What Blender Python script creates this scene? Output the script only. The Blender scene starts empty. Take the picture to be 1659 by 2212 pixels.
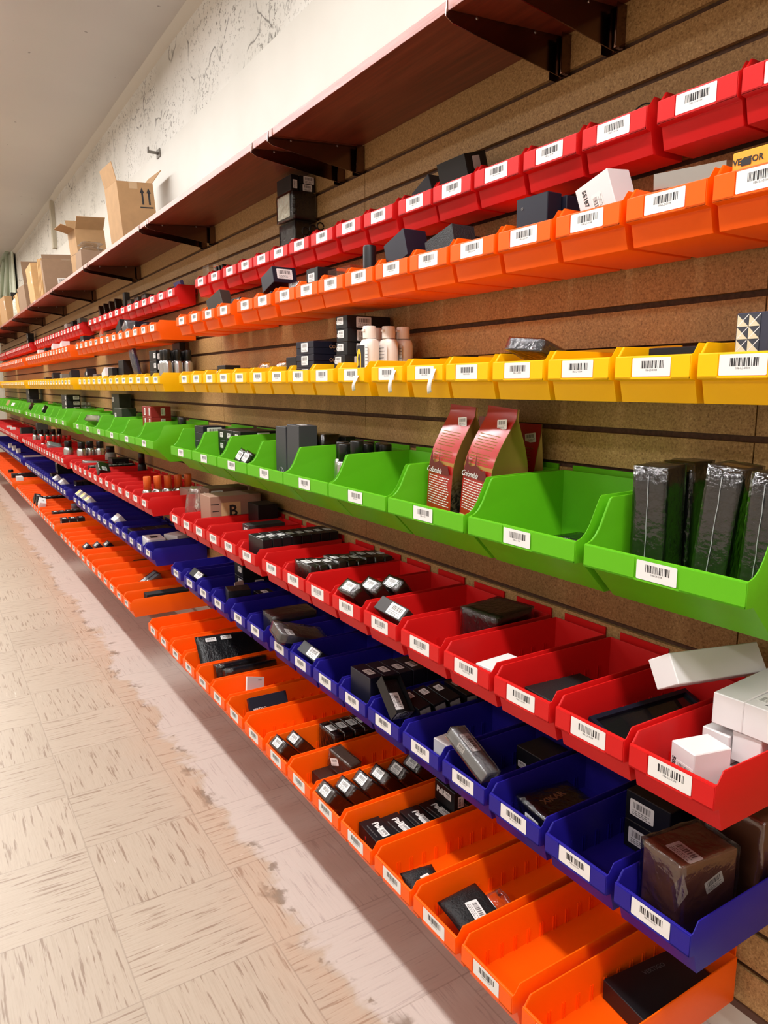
import bpy, bmesh, math, random
from mathutils import Matrix, Vector, noise
random.seed(7)
SC = bpy.context.scene
COL = SC.collection
PI = math.pi
FL = 1.26                      # camera height above the floor (m)
WX = 1.11                      # x of the slatwall face
# ------------------------------------------------------------------ camera
F_PX, IW, IH = 1575.0, 1659, 2212
AX = ((0.8463367789, -0.0906133191, 0.5248840663),
      (-0.5326481547, -0.1439775656, 0.8340002422),
      (0.0, -0.9854236079, -0.1701185263))
cam_d = bpy.data.cameras.new('camera')
cam = bpy.data.objects.new('camera', cam_d)
COL.objects.link(cam)
m4 = Matrix.Identity(4)
for i in range(3):
    m4[i][0] = AX[i][0]; m4[i][1] = -AX[i][1]; m4[i][2] = -AX[i][2]
m4[2][3] = FL
cam.matrix_world = m4
cam_d.sensor_fit = 'HORIZONTAL'; cam_d.sensor_width = 36.0
cam_d.lens = 36.0 * F_PX / IW
cam_d.clip_start = 0.02; cam_d.clip_end = 60
SC.camera = cam
# ------------------------------------------------------------------ light
vs = SC.view_settings
vs.view_transform = 'Standard'; vs.look = 'None'; vs.gamma = 1.0
vs.use_curve_mapping = False
vs.exposure = 0.15
wd = bpy.data.worlds.new('room_ambient'); SC.world = wd; wd.use_nodes = True
wd.node_tree.nodes['Background'].inputs[0].default_value = (1.0, 0.95, 0.9, 1)
wd.node_tree.nodes['Background'].inputs[1].default_value = 0.1
def strip_light(x, y, ln, w, power, col, z=FL+1.50):
    d = bpy.data.lights.new('tube_or_fill_light', 'AREA'); d.shape = 'RECTANGLE'
    d.size = w; d.size_y = ln; d.energy = power; d.color = col
    o = bpy.data.objects.new('tube_or_fill_light', d); COL.objects.link(o)
    o.location = (x, y, z); return o
for k, yy in enumerate((-1.2, 1.25, 3.7, 6.15, 8.6, 11.05)):
    strip_light(0.06, yy, 2.35, 0.12, 35, ((1, .985, .975), (1, .985, .975), (.97, .98, 1), (1, .965, .90), (1, .93, .82), (1, .92, .78))[k])
    u = strip_light(0.06, yy, 2.35, 0.12, 9, (.98, .975, 1), FL+1.515); u.rotation_euler = (PI, 0, 0)     # the same tubes shine on the ceiling
for yy in (0.5, 4.5, 8.5):
    strip_light(-1.9, yy, 2.4, 0.3, 34, (1, .98, .96))  # added fill row out of view on the left, brightens wall and bin fronts
# ------------------------------------------------------------------ helpers
def pt(px, py, X):
    """the point of the vertical plane x = X seen at a pixel of the photograph"""
    c = ((px-IW/2)/F_PX, (py-IH/2)/F_PX, 1.0)
    r = [sum(AX[i][j]*c[j] for j in range(3)) for i in range(3)]
    s = X/r[0]
    return Vector((X, r[1]*s, r[2]*s+FL))
def ptz(px, py, Z):
    c = ((px-IW/2)/F_PX, (py-IH/2)/F_PX, 1.0)
    r = [sum(AX[i][j]*c[j] for j in range(3)) for i in range(3)]
    s = (Z-FL)/r[2]
    return Vector((r[0]*s, r[1]*s, Z))
MATS = {}
def lin(c):
    return tuple(((v/255)/12.92 if v/255 <= .04045 else ((v/255+.055)/1.055)**2.4) for v in c)
def mat(name, rgb, rough=.5, metal=0, spec=.5, bump=0, bscale=60, var=0, coat=0):
    if name in MATS: return MATS[name]
    m = bpy.data.materials.new(name); m.use_nodes = True
    nt = m.node_tree; b = nt.nodes['Principled BSDF']
    c = lin(rgb)
    b.inputs['Base Color'].default_value = (*c, 1)
    b.inputs['Roughness'].default_value = rough; b.inputs['Metallic'].default_value = metal
    b.inputs['Specular IOR Level'].default_value = spec
    b.inputs['Coat Weight'].default_value = coat; b.inputs['Coat Roughness'].default_value = .12
    if bump or var:
        tc = nt.nodes.new('ShaderNodeTexCoord'); nz = nt.nodes.new('ShaderNodeTexNoise')
        nz.inputs['Scale'].default_value = bscale; nz.inputs['Detail'].default_value = 4
        nt.links.new(tc.outputs['Object'], nz.inputs['Vector'])
        if bump:
            bp = nt.nodes.new('ShaderNodeBump'); bp.inputs['Strength'].default_value = bump
            bp.inputs['Distance'].default_value = .002
            nt.links.new(nz.outputs['Fac'], bp.inputs['Height']); nt.links.new(bp.outputs['Normal'], b.inputs['Normal'])
        if var:
            rp = nt.nodes.new('ShaderNodeValToRGB')
            rp.color_ramp.elements[0].position = .3; rp.color_ramp.elements[1].position = .7
            rp.color_ramp.elements[0].color = (*[v*(1-var) for v in c], 1)
            rp.color_ramp.elements[1].color = (*[min(1, v*(1+var)) for v in c], 1)
            nt.links.new(nz.outputs['Fac'], rp.inputs['Fac']); nt.links.new(rp.outputs['Color'], b.inputs['Base Color'])
    MATS[name] = m; return m
class N:
    """small node-graph builder"""
    def __init__(s, name):
        s.m = bpy.data.materials.new(name); s.m.use_nodes = True; s.nt = s.m.node_tree
        s.b = s.nt.nodes['Principled BSDF']; MATS[name] = s.m
        s.tc = s.nt.nodes.new('ShaderNodeTexCoord')
    def n(s, t, **k):
        x = s.nt.nodes.new('ShaderNode'+t)
        for a, v in k.items(): setattr(x, a, v)
        return x
    def l(s, a, b): s.nt.links.new(a, b)
    def math(s, op, a, b=None, clamp=False):
        x = s.n('Math', operation=op); x.use_clamp = clamp
        for i, v in enumerate((a, b)):
            if v is None: continue
            if isinstance(v, (int, float)): x.inputs[i].default_value = v
            else: s.l(v, x.inputs[i])
        return x.outputs[0]
    def mapping(s, scale=(1, 1, 1), loc=(0, 0, 0), src='Object'):
        x = s.n('Mapping'); x.inputs['Scale'].default_value = scale; x.inputs['Location'].default_value = loc
        s.l(s.tc.outputs[src], x.inputs['Vector']); return x.outputs[0]
    def noise(s, vec, scale, detail=3, rough=.5):
        x = s.n('TexNoise'); x.inputs['Scale'].default_value = scale; x.inputs['Detail'].default_value = detail
        x.inputs['Roughness'].default_value = rough; s.l(vec, x.inputs['Vector']); return x.outputs['Fac']
    def ramp(s, fac, stops, interp='LINEAR'):
        x = s.n('ValToRGB'); x.color_ramp.interpolation = interp
        e = x.color_ramp.elements
        while len(e) < len(stops): e.new(.5)
        for i, (p, c) in enumerate(stops):
            e[i].position = p; e[i].color = (*c, 1) if len(c) == 3 else c
        s.l(fac, x.inputs['Fac']); return x.outputs['Color']
    def mix(s, fac, a, b, mode='MIX'):
        x = s.n('Mix', data_type='RGBA', blend_type=mode)
        for i, v in ((0, fac), (6, a), (7, b)):
            if isinstance(v, (int, float)): x.inputs[i].default_value = v
            elif isinstance(v, tuple): x.inputs[i].default_value = (*v, 1)
            else: s.l(v, x.inputs[i])
        return x.outputs[2]
    def xyz(s, vec):
        x = s.n('SeparateXYZ'); s.l(vec, x.inputs[0]); return x.outputs
    def bump(s, h, strength=.3, dist=.002):
        x = s.n('Bump'); x.inputs['Strength'].default_value = strength; x.inputs['Distance'].default_value = dist
        s.l(h, x.inputs['Height']); s.l(x.outputs[0], s.b.inputs['Normal'])
def mesh_of(name, bm, mats, angle=None):
    me = bpy.data.meshes.new(name); bm.normal_update(); bm.to_mesh(me); bm.free()
    for m in (mats if isinstance(mats, (list, tuple)) else [mats]): me.materials.append(m)
    if angle is not None:
        for p in me.polygons: p.use_smooth = True
        me.set_sharp_from_angle(angle=math.radians(angle))
    return me
def link(name, me, parent=None, loc=None, rot=None, **props):
    o = bpy.data.objects.new(name, me); COL.objects.link(o)
    if parent is not None: o.parent = parent
    if loc is not None: o.location = loc
    if rot is not None: o.rotation_euler = rot
    for k, v in props.items(): o[k] = v
    return o
LABELS = {}
def tag(o, label, cat, group=None):
    label = ' '.join(label.split())
    n = len(label.split())
    if n < 4 or n > 16: print('LABEL LENGTH', n, label)
    if label in LABELS: print('DUPLICATE LABEL', label)
    LABELS[label] = o
    o['label'] = label; o['category'] = cat
    if group: o['group'] = group
    return o
def bbox(bm, lo, hi, mi=0):
    g = bmesh.ops.create_cube(bm, size=1)
    for v in g['verts']:
        v.co = Vector([(lo[i]+hi[i])/2+v.co[i]*(hi[i]-lo[i]) for i in range(3)])
    fs = {f for v in g['verts'] for f in v.link_faces}
    for f in fs: f.material_index = mi
    return g['verts']
def bev(bm, off, seg=1, ang=25, geom=None):
    es = [e for e in bm.edges if len(e.link_faces) == 2 and e.calc_face_angle(0) > math.radians(ang)]
    bmesh.ops.bevel(bm, geom=es, offset=off, segments=seg, affect='EDGES', profile=.5, clamp_overlap=True)
def box_mesh(name, s, m, bevel=.0012, seg=1):
    """box with its base centre at the origin"""
    bm = bmesh.new(); bbox(bm, (-s[0]/2, -s[1]/2, 0), (s[0]/2, s[1]/2, s[2]))
    if bevel: bev(bm, min(bevel, min(s)*.2), seg)
    return mesh_of(name, bm, m)
def lathe(bm, prof, n=24, mi=0, center=(0, 0)):
    rings = []
    for r, z in prof:
        rings.append([bm.verts.new((center[0]+r*math.cos(2*PI*i/n), center[1]+r*math.sin(2*PI*i/n), z)) for i in range(n)])
    for a, b in zip(rings, rings[1:]):
        for i in range(n):
            f = bm.faces.new((a[i], a[(i+1) % n], b[(i+1) % n], b[i])); f.material_index = mi; f.smooth = True
    for rg, rev in ((rings[0], True), (rings[-1], False)):
        f = bm.faces.new(rg[::-1] if rev else rg); f.material_index = mi
def tube(bm, pts, r, n=8, mi=0):
    pts = [Vector(p) for p in pts]; rings = []
    for i, p in enumerate(pts):
        t = (pts[min(i+1, len(pts)-1)]-pts[max(i-1, 0)]).normalized()
        u = t.orthogonal().normalized() if i == 0 else (uu-t*uu.dot(t)).normalized()
        uu = u; v = t.cross(u)
        rings.append([bm.verts.new(p+u*r*math.cos(2*PI*k/n)+v*r*math.sin(2*PI*k/n)) for k in range(n)])
    for a, b in zip(rings, rings[1:]):
        for k in range(n):
            f = bm.faces.new((a[k], a[(k+1) % n], b[(k+1) % n], b[k])); f.smooth = True; f.material_index = mi
    bm.faces.new(rings[0][::-1]); bm.faces.new(rings[-1])
# ------------------------------------------------------------------ materials
PL = {}
for nm, c in (('red', (208, 22, 22)), ('orange', (255, 96, 0)), ('yellow', (255, 190, 0)), ('green', (96, 182, 22)), ('blue', (32, 24, 136))):
    PL[nm] = mat(nm+' moulded plastic', c, .42, spec=.28, bump=.06, bscale=900)
PAPER = mat('white label paper', (236, 233, 230), .55)
INK = mat('black printing ink', (38, 36, 38), .6)
INKG = mat('grey printing ink', (120, 116, 114), .6)
BLACKB = mat('matt black carton', (20, 19, 22), .42, spec=.4)
NAVYB = mat('navy carton', (22, 22, 38), .42, spec=.4)
GREYB = mat('charcoal carton', (62, 62, 66), .5)
BROWNB = mat('dark brown carton', (48, 30, 24), .45)
MAHOG = mat('dark mahogany print', (44, 22, 18), .4)
WHITEB = mat('white carton', (228, 224, 224), .5)
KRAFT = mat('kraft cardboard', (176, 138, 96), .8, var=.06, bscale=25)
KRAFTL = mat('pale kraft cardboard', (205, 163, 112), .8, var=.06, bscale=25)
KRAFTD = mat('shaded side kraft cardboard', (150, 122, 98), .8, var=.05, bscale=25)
SILVER = mat('brushed aluminium', (205, 205, 205), .28, metal=1)
CAPB = mat('black plastic cap', (14, 14, 15), .35)
CAPW = mat('white plastic bottle', (238, 228, 216), .35)
GOLD = mat('gold foil', (176, 136, 66), .34, metal=.75, bump=.25, bscale=30)
COPPER = mat('copper foil lettering', (176, 128, 90), .4)
REDP = mat('red printed film', (168, 28, 24), .3, bump=.3, bscale=22, coat=.3)
REDBOX = mat('red carton', (142, 26, 26), .45)
OLIVE = mat('olive printed carton', (40, 48, 34), .5)
ORCAP = mat('orange plastic cap', (226, 100, 36), .4)
RCAP = mat('red plastic cap', (214, 30, 26), .4)
WHITEI = mat('white printing ink', (236, 232, 228), .5)
YELLI = mat('yellow printing ink', (250, 196, 30), .5)
DARKMET = mat('dark lacquered steel', (128, 104, 92), .2, metal=1)
STEEL = mat('bare steel', (190, 190, 190), .3, metal=1)
TAN = mat('tan printed panel', (214, 178, 130), .6)
BLUEC = mat('blue printed card', (44, 58, 104), .4)
CAMO = mat('camouflage print', (120, 124, 70), .5, var=.7, bscale=90)
def film(name, tint, clear, rough, bscale):
    n = N(name); nt = n.nt
    nt.nodes.remove(n.b)
    out = nt.nodes['Material Output']
    tr = n.n('BsdfTransparent'); tr.inputs[0].default_value = (*tint, 1)
    gl = n.n('BsdfGlossy'); gl.inputs[0].default_value = (1, 1, 1, 1); gl.inputs['Roughness'].default_value = rough
    v = n.mapping((1, 1, 1)); h = n.noise(v, bscale, 3)
    bp = n.n('Bump'); bp.inputs['Strength'].default_value = .9; bp.inputs['Distance'].default_value = .004; n.l(h, bp.inputs['Height'])
    n.l(bp.outputs[0], gl.inputs['Normal'])
    fr = n.n('LayerWeight'); fr.inputs['Blend'].default_value = .35; n.l(bp.outputs[0], fr.inputs['Normal'])
    f = n.math('MULTIPLY_ADD', fr.outputs['Fresnel'], .8); n.nt.nodes[-1].inputs[2].default_value = clear
    mx = n.n('MixShader'); n.l(f, mx.inputs[0]); n.l(tr.outputs[0], mx.inputs[1]); n.l(gl.outputs[0], mx.inputs[2])
    n.l(mx.outputs[0], out.inputs['Surface']); return n.m
FILM = film('clear shrink film', (.97, .97, .97), .035, .13, 85)
BAGF = film('clear poly bag film', (.95, .945, .94), .06, .16, 48)
ACRY = film('clear acrylic', (.93, .94, .96), .06, .08, 8)
# slatwall particle board
n = N('slatwall particle board'); v = n.mapping()
g1 = n.noise(v, 260, 4, .7); g2 = n.noise(v, 3.5, 3)
c = n.ramp(g1, [(.30, lin((112, 80, 42))), (.46, lin((172, 133, 80))), (.6, lin((192, 153, 98))), (.76, lin((228, 196, 144)))])
c = n.mix(n.math('MULTIPLY', g2, .35), c, lin((150, 108, 66)))
n.l(c, n.b.inputs['Base Color']); n.b.inputs['Roughness'].default_value = .55; n.bump(g1, .1, .001)
SLAT = n.m
GROOVE = mat('raw groove board', (86, 58, 42), .8, var=.3, bscale=120)
# laminate shelf, grain along y
n = N('cherry laminate'); v = n.mapping((28, 1.3, 28)); w = n.noise(v, 3, 5, .6); v2 = n.mapping((140, 4, 140)); w2 = n.noise(v2, 2, 3)
c = n.ramp(w, [(.3, lin((84, 34, 20))), (.5, lin((112, 47, 28))), (.7, lin((132, 62, 40)))])
c = n.mix(n.math('MULTIPLY', w2, .4), c, lin((84, 34, 24)))
n.l(c, n.b.inputs['Base Color']); n.b.inputs['Roughness'].default_value = .33; LAM = n.m
n = N('cherry edge banding'); v = n.mapping((60, 2.0, 60)); w = n.noise(v, 3, 5, .6)
c = n.ramp(w, [(.3, lin((150, 92, 84))), (.7, lin((186, 128, 118)))])
n.l(c, n.b.inputs['Base Color']); n.b.inputs['Roughness'].default_value = .35; EDGE = n.m
# painted drywall, stained plaster, ceiling paint
n = N('white drywall paint'); v = n.mapping(); w = n.noise(v, 2.2, 3)
n.l(n.ramp(w, [(.3, lin((212, 208, 198))), (.7, lin((222, 219, 210)))]), n.b.inputs['Base Color']); n.b.inputs['Roughness'].default_value = .6; DRY = n.m
n = N('stained old plaster'); v = n.mapping()
w = n.noise(v, 1.7, 4); sp = n.noise(v, 62, 4, .7); bl = n.noise(v, 4.5, 3)
base = n.ramp(w, [(.3, lin((206, 202, 192))), (.7, lin((232, 229, 222)))])
spk = n.math('MULTIPLY', n.ramp(sp, [(.565, (0, 0, 0)), (.60, (1, 1, 1))]), n.ramp(bl, [(.40, (0, 0, 0)), (.60, (1, 1, 1))]))
base = n.mix(n.math('MULTIPLY', spk, .75), base, lin((98, 92, 82)))
cv = n.mapping((1, 1, 1)); cw = n.noise(cv, 5, 4, .6)
vm = n.n('VectorMath', operation='ADD'); sc = n.n('VectorMath', operation='SCALE')
nzc = n.n('TexNoise'); nzc.inputs['Scale'].default_value = 6; n.l(cv, nzc.inputs['Vector']); n.l(nzc.outputs['Color'], sc.inputs[0]); sc.inputs['Scale'].default_value = .25
n.l(cv, vm.inputs[0]); n.l(sc.outputs[0], vm.inputs[1])
vo = n.n('TexVoronoi', feature='DISTANCE_TO_EDGE'); vo.inputs['Scale'].default_value = 1.9; n.l(vm.outputs[0], vo.inputs['Vector'])
ck = n.math('MULTIPLY', n.ramp(vo.outputs['Distance'], [(.0, (1, 1, 1)), (.012, (0, 0, 0))]), n.ramp(cw, [(.47, (0, 0, 0)), (.55, (1, 1, 1))]))
base = n.mix(n.math('MULTIPLY', ck, .8), base, lin((70, 64, 58)))
n.l(base, n.b.inputs['Base Color']); n.b.inputs['Roughness'].default_value = .85; n.bump(sp, .25, .004); PLAST = n.m
n = N('grey ceiling paint'); v = n.mapping(); w = n.noise(v, .8, 3); sp = n.noise(v, 22, 2, .5); sp2 = n.noise(v, 3.1, 2)
base = n.ramp(w, [(.3, lin((196, 193, 190))), (.7, lin((208, 205, 200)))])
base = n.mix(n.math('MULTIPLY', n.ramp(sp, [(.755, (0, 0, 0)), (.765, (1, 1, 1))]), .7), base, lin((110, 108, 106)))
n.l(base, n.b.inputs['Base Color']); n.b.inputs['Roughness'].default_value = .7; n.bump(w, .08); CEIL = n.m
LWALL = mat('off white wall paint', (214, 208, 198), .7)
# vinyl floor tile: checkerboard of directional streaks
T = .3015
n = N('streaked vinyl tile'); v = n.mapping((1/T, 1/T, 1), (-.278/T, -1.386/T, 0))
xs = n.xyz(v)
fx = n.math('FLOOR', xs[0]); fy = n.math('FLOOR', xs[1])
par = n.math('MODULO', n.math('ADD', n.math('ADD', fx, fy), 1000), 2)
def streak(sx, sy, sc, lo, hi):
    return n.ramp(n.noise(n.mapping((sx, sy, 1), (sx*.3, sy*.7, 0)), sc, 3, .62), [(lo, (0, 0, 0)), (hi, (1, 1, 1))])
dx = streak(7, 105, 1, .565, .64); dy = streak(105, 7, 1, .565, .64)
wx = streak(6, 85, 1.13, .69, .74); wy = streak(85, 6, 1.13, .69, .74)
fxm = streak(10, 220, 1, .46, .7); fym = streak(220, 10, 1, .46, .7)
dark = n.mix(par, dx, dy); wht = n.mix(par, wx, wy); fin = n.mix(par, fxm, fym)
vc = n.n('CombineXYZ'); n.l(fx, vc.inputs[0]); n.l(fy, vc.inputs[1])
wn = n.n('TexWhiteNoise'); n.l(vc.outputs[0], wn.inputs[0])
base = n.mix(wn.outputs[0], lin((184, 169, 151)), lin((193, 178, 160)))
cl = n.noise(n.mapping(), 2.1, 4); base = n.mix(n.math('MULTIPLY', cl, .5), base, lin((174, 158, 142)))
base = n.mix(n.math('MULTIPLY', fin, .28), base, lin((150, 128, 108)))
base = n.mix(n.math('MULTIPLY', dark, .58), base, lin((116, 86, 66)))
base = n.mix(n.math('MULTIPLY', wht, .55), base, lin((232, 222, 210)))
# unworn pale strip beside the shelving and chipped dirt along its edge
ob = n.mapping(); o = n.xyz(ob)
e1 = n.noise(n.mapping((1, 1, 1)), 7, 4, .6); e2 = n.noise(n.mapping(), 1.7, 2)
edge = n.math('ADD', o[0], n.math('ADD', n.math('MULTIPLY', n.math('SUBTRACT', e1, .5), .22), n.math('MULTIPLY', n.math('SUBTRACT', e2, .5), .16)))
inner = n.ramp(edge, [(.655, (0, 0, 0)), (.675, (1, 1, 1))])
base = n.mix(n.math('MULTIPLY', inner, .45), base, lin((210, 203, 201)))
band = n.math('MULTIPLY', n.ramp(edge, [(.622, (0, 0, 0)), (.648, (1, 1, 1)), (.672, (1, 1, 1)), (.70, (0, 0, 0))]), n.ramp(n.noise(n.mapping(), 9, 4, .65), [(.56, (0, 0, 0)), (.60, (1, 1, 1))]))
base = n.mix(n.math('MULTIPLY', band, .7), base, lin((116, 100, 84)))
halo = n.math('MULTIPLY', n.ramp(edge, [(.50, (0, 0, 0)), (.64, (1, 1, 1)), (.66, (0, 0, 0))]), .22)
base = n.mix(halo, base, lin((196, 156, 124)))
sp = n.ramp(n.noise(n.mapping(), 16, 3, .6), [(.735, (0, 0, 0)), (.755, (1, 1, 1))])
base = n.mix(n.math('MULTIPLY', sp, .75), base, lin((92, 80, 68)))
gx = n.math('ABSOLUTE', n.math('SUBTRACT', n.math('FRACT', xs[0]), .5)); gy = n.math('ABSOLUTE', n.math('SUBTRACT', n.math('FRACT', xs[1]), .5))
gr = n.ramp(n.math('MAXIMUM', gx, gy), [(.494, (0, 0, 0)), (.4975, (1, 1, 1))])
base = n.mix(n.math('MULTIPLY', gr, .38), base, lin((120, 102, 88)))
n.l(base, n.b.inputs['Base Color']); n.b.inputs['Roughness'].default_value = .38; n.b.inputs['Specular IOR Level'].default_value = .35
n.bump(n.noise(n.mapping(), 40, 3), .06); FLOOR = n.m
# ------------------------------------------------------------------ room shell
Y0, Y1, XL = -3.0, 13.2, -3.2
CZ = FL+1.60
def slab(name, lo, hi, m):
    bm = bmesh.new(); bbox(bm, lo, hi); return link(name, mesh_of(name, bm, m), kind='structure')
slab('floor', (XL, Y0, -.05), (WX+.2, Y1, 0), FLOOR)
slab('ceiling', (XL, Y0, CZ), (WX+.2, Y1, CZ+.05), CEIL)
slab('wall_left', (XL-.1, Y0, 0), (XL, Y1, CZ), LWALL)
slab('wall_back', (XL, Y0-.1, 0), (WX+.2, Y0, CZ), LWALL)
slab('wall_far', (XL, Y1, 0), (WX+.2, Y1+.1, CZ), LWALL)
slab('wall_right', (WX+.02, Y0, 0), (WX+.2, Y1, FL+1.165), DRY)
slab('wall_right_upper', (WX+.028, Y0, FL+1.165), (WX+.2, Y1, CZ), PLAST)
# slatwall: boards of 3 in. pitch with open grooves in front of a backing sheet
bm = bmesh.new()
GT, GP, GH = FL+.1472, .0749, .0112
seams = [.665+1.2*k for k in range(-3, 11)]
ZB, ZT = FL-1.052, FL+.672
tops = [GT+GP*k for k in range(-16, 8)]
edges = [ZB]
for t in tops:
    if ZB+.01 < t < ZT-.01: edges += [t-GH, t]
edges.append(ZT)
for a, b in zip(seams, seams[1:]):
    for z0, z1 in zip(edges[0::2], edges[1::2]):
        bbox(bm, (WX, a+.0012, z0), (WX+.009, b-.0012, z1))
link('wall_right_slats', mesh_of('wall_right_slats', bm, SLAT), kind='structure')
slab('wall_right_groove', (WX+.0095, seams[0], ZB), (WX+.02, seams[-1], ZT), GROOVE)
slab('trim_1', (WX-.004, Y0, ZB-.014), (WX+.02, Y1, ZB-.0005), mat('brown metal trim', (96, 68, 54), .4, metal=.4))
slab('baseboard_right', (WX+.006, Y0, 0), (WX+.0195, Y1, .10), mat('white vinyl base', (226, 214, 208), .45))
# ragged plaster bead under the ceiling and the conduit on the plaster
bm = bmesh.new(); seg = 160
prev = None
for i in range(seg+1):
    y = Y0+(Y1-Y0)*i/seg
    a = .030+.012*noise.noise((y*1.7, 0, 3)); b = .016+.008*noise.noise((y*2.3, 5, 1))
    ring = [bm.verts.new(p) for p in ((WX+.028, y, CZ-a), (WX+.028-b, y, CZ-a*.7), (WX+.028-b*1.2-.012, y, CZ-.004), (WX+.028-b-.02, y, CZ), (WX+.028, y, CZ))]
    if prev:
        for k in range(5): bm.faces.new((prev[k], prev[(k+1) % 5], ring[(k+1) % 5], ring[k]))
    prev = ring
link('trim_2', mesh_of('trim_2', bm, mat('old white bead paint', (208, 203, 192), .8, bump=.5, bscale=14), 40), kind='structure')
p = pt(112, 490, WX)
slab('trim_3', (WX-.005, p.y-.035, FL+1.19), (WX+.0275, p.y+.035, CZ-.02), mat('grey painted conduit', (196, 188, 168), .7))
# ------------------------------------------------------------------ shelf boards and brackets
AS = .838                                   # x of the shelf front edge
SZ0, SZ1 = FL+.661, FL+.641                 # underside at the wall and at the front
def shelf_board(name, y0, y1, label):
    bm = bmesh.new(); th = .019; L = y1-y0
    vs_ = []
    for y in (0, L):
        vs_.append([bm.verts.new(p) for p in ((AS, y, SZ1), (WX-.001, y, SZ0), (WX-.001, y, SZ0+th), (AS, y, SZ1+th))])
    a, b = vs_
    for k in range(4): bm.faces.new((a[k], a[(k+1) % 4], b[(k+1) % 4], b[k]))
    bm.faces.new(a[::-1]); bm.faces.new(b)
    bmesh.ops.recalc_face_normals(bm, faces=bm.faces)
    o = link('wall_shelf', mesh_of('wall_shelf', bm, LAM), loc=(0, y0, 0)); tag(o, label, 'shelf', 'cherry wall shelves')
    bm = bmesh.new(); bbox(bm, (AS-.0015, .001, SZ1+.0004), (AS-.0001, L-.001, SZ1+th-.0004)); link('edge_banding', mesh_of('edge_banding', bm, EDGE), o, label='lighter edge banding')
sh = [(-.55, .655), (.66, 1.872)]+[(1.876+1.222*k, 1.876+1.222*k+1.218) for k in range(9)]
what = ['beyond the right edge of the photo', 'nearest, over the upper red bins', 'with the stack of black boxes below it', 'carrying the tall open carton', 'carrying the leaning flat cartons', 'carrying the spray bottle', 'sixth along', 'seventh along', 'eighth along', 'ninth along', 'farthest of all']
for (a, b), w_ in zip(sh, what):
    shelf_board('wall_shelf', a, b, 'cherry laminate wall shelf board, '+w_)
def bracket_meshes():
    th = .0022
    d = WX-AS; s = (SZ0-SZ1)/d
    bm = bmesh.new()                        # arm: tapered web from the wall to a turned-up tip
    prof = [(0, -.073), (0, -.0005), (-d-.006, -.0005-s*(d+.006)), (-d-.0062, .013-s*d), (-d-.009, .013-s*d), (-d-.011, -.012-s*d), (-d+.004, -.020-s*d)]
    a = [bm.verts.new((x, -th/2, z)) for x, z in prof]; b = [bm.verts.new((x, th/2, z)) for x, z in prof]
    for k in range(len(prof)): bm.faces.new((a[k], a[(k+1) % len(prof)], b[(k+1) % len(prof)], b[k]))
    bm.faces.new(a[::-1]); bm.faces.new(b); bmesh.ops.recalc_face_normals(bm, faces=bm.faces)
    arm = mesh_of('arm', bm, DARKMET)
    bm = bmesh.new()                        # wall channel: back plate, two flanges and a round rib
    bbox(bm, (-.002, -.020, -.0735), (-.0003, .020, -.004))
    bbox(bm, (-.024, -.0205, -.0735), (-.0003, -.019, -.004)); bbox(bm, (-.016, .019, -.0735), (-.0003, .0205, -.004))
    v0 = [bm.verts.new(p) for p in ((-.024, -.0205, -.0735), (-.0005, -.0205, -.0735), (-.0005, .0205, -.0735), (-.002, .0205, -.0755), (-.002, -.0205, -.0755))]
    bm.faces.new(v0)
    plate = mesh_of('wall_channel', bm, DARKMET)
    bm = bmesh.new(); lathe(bm, [(.0055, -.07), (.0055, -.004)], 12); rib = mesh_of('rib', bm, DARKMET)
    bm = bmesh.new()
    lathe(bm, [(.003, 0), (.0025, .0012), (.001, .0016)], 10)
    scr = mesh_of('screw', bm, STEEL)
    return arm, plate, rib, scr
BR = bracket_meshes()
byl = [(.985, 'right one of the nearest pair'), (1.115, 'left one of the nearest pair')]
for k in range(9):
    yj = 1.874+1.222*k
    for q, dy in (('at', .012), ('just left of', .122)):
        byl.append((yj+dy, q+' the '+('first second third fourth fifth sixth seventh eighth ninth'.split()[k])+' shelf joint'))
for y, w_ in byl:
    o = link('shelf_bracket', None, loc=(WX, y, SZ0)); o.empty_display_size = .05
    tag(o, 'dark steel shelf bracket under the cherry shelf, '+w_, 'bracket', 'shelf brackets')
    link('arm', BR[0], o); link('wall_channel', BR[1], o); link('rib', BR[2], o, loc=(-.0075, -.0068, 0))
    for xx in (-.215, -.075):
        link('screw', BR[3], o, loc=(xx, -.0011, -.0045+xx*.073), rot=(PI/2, 0, 0))
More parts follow.
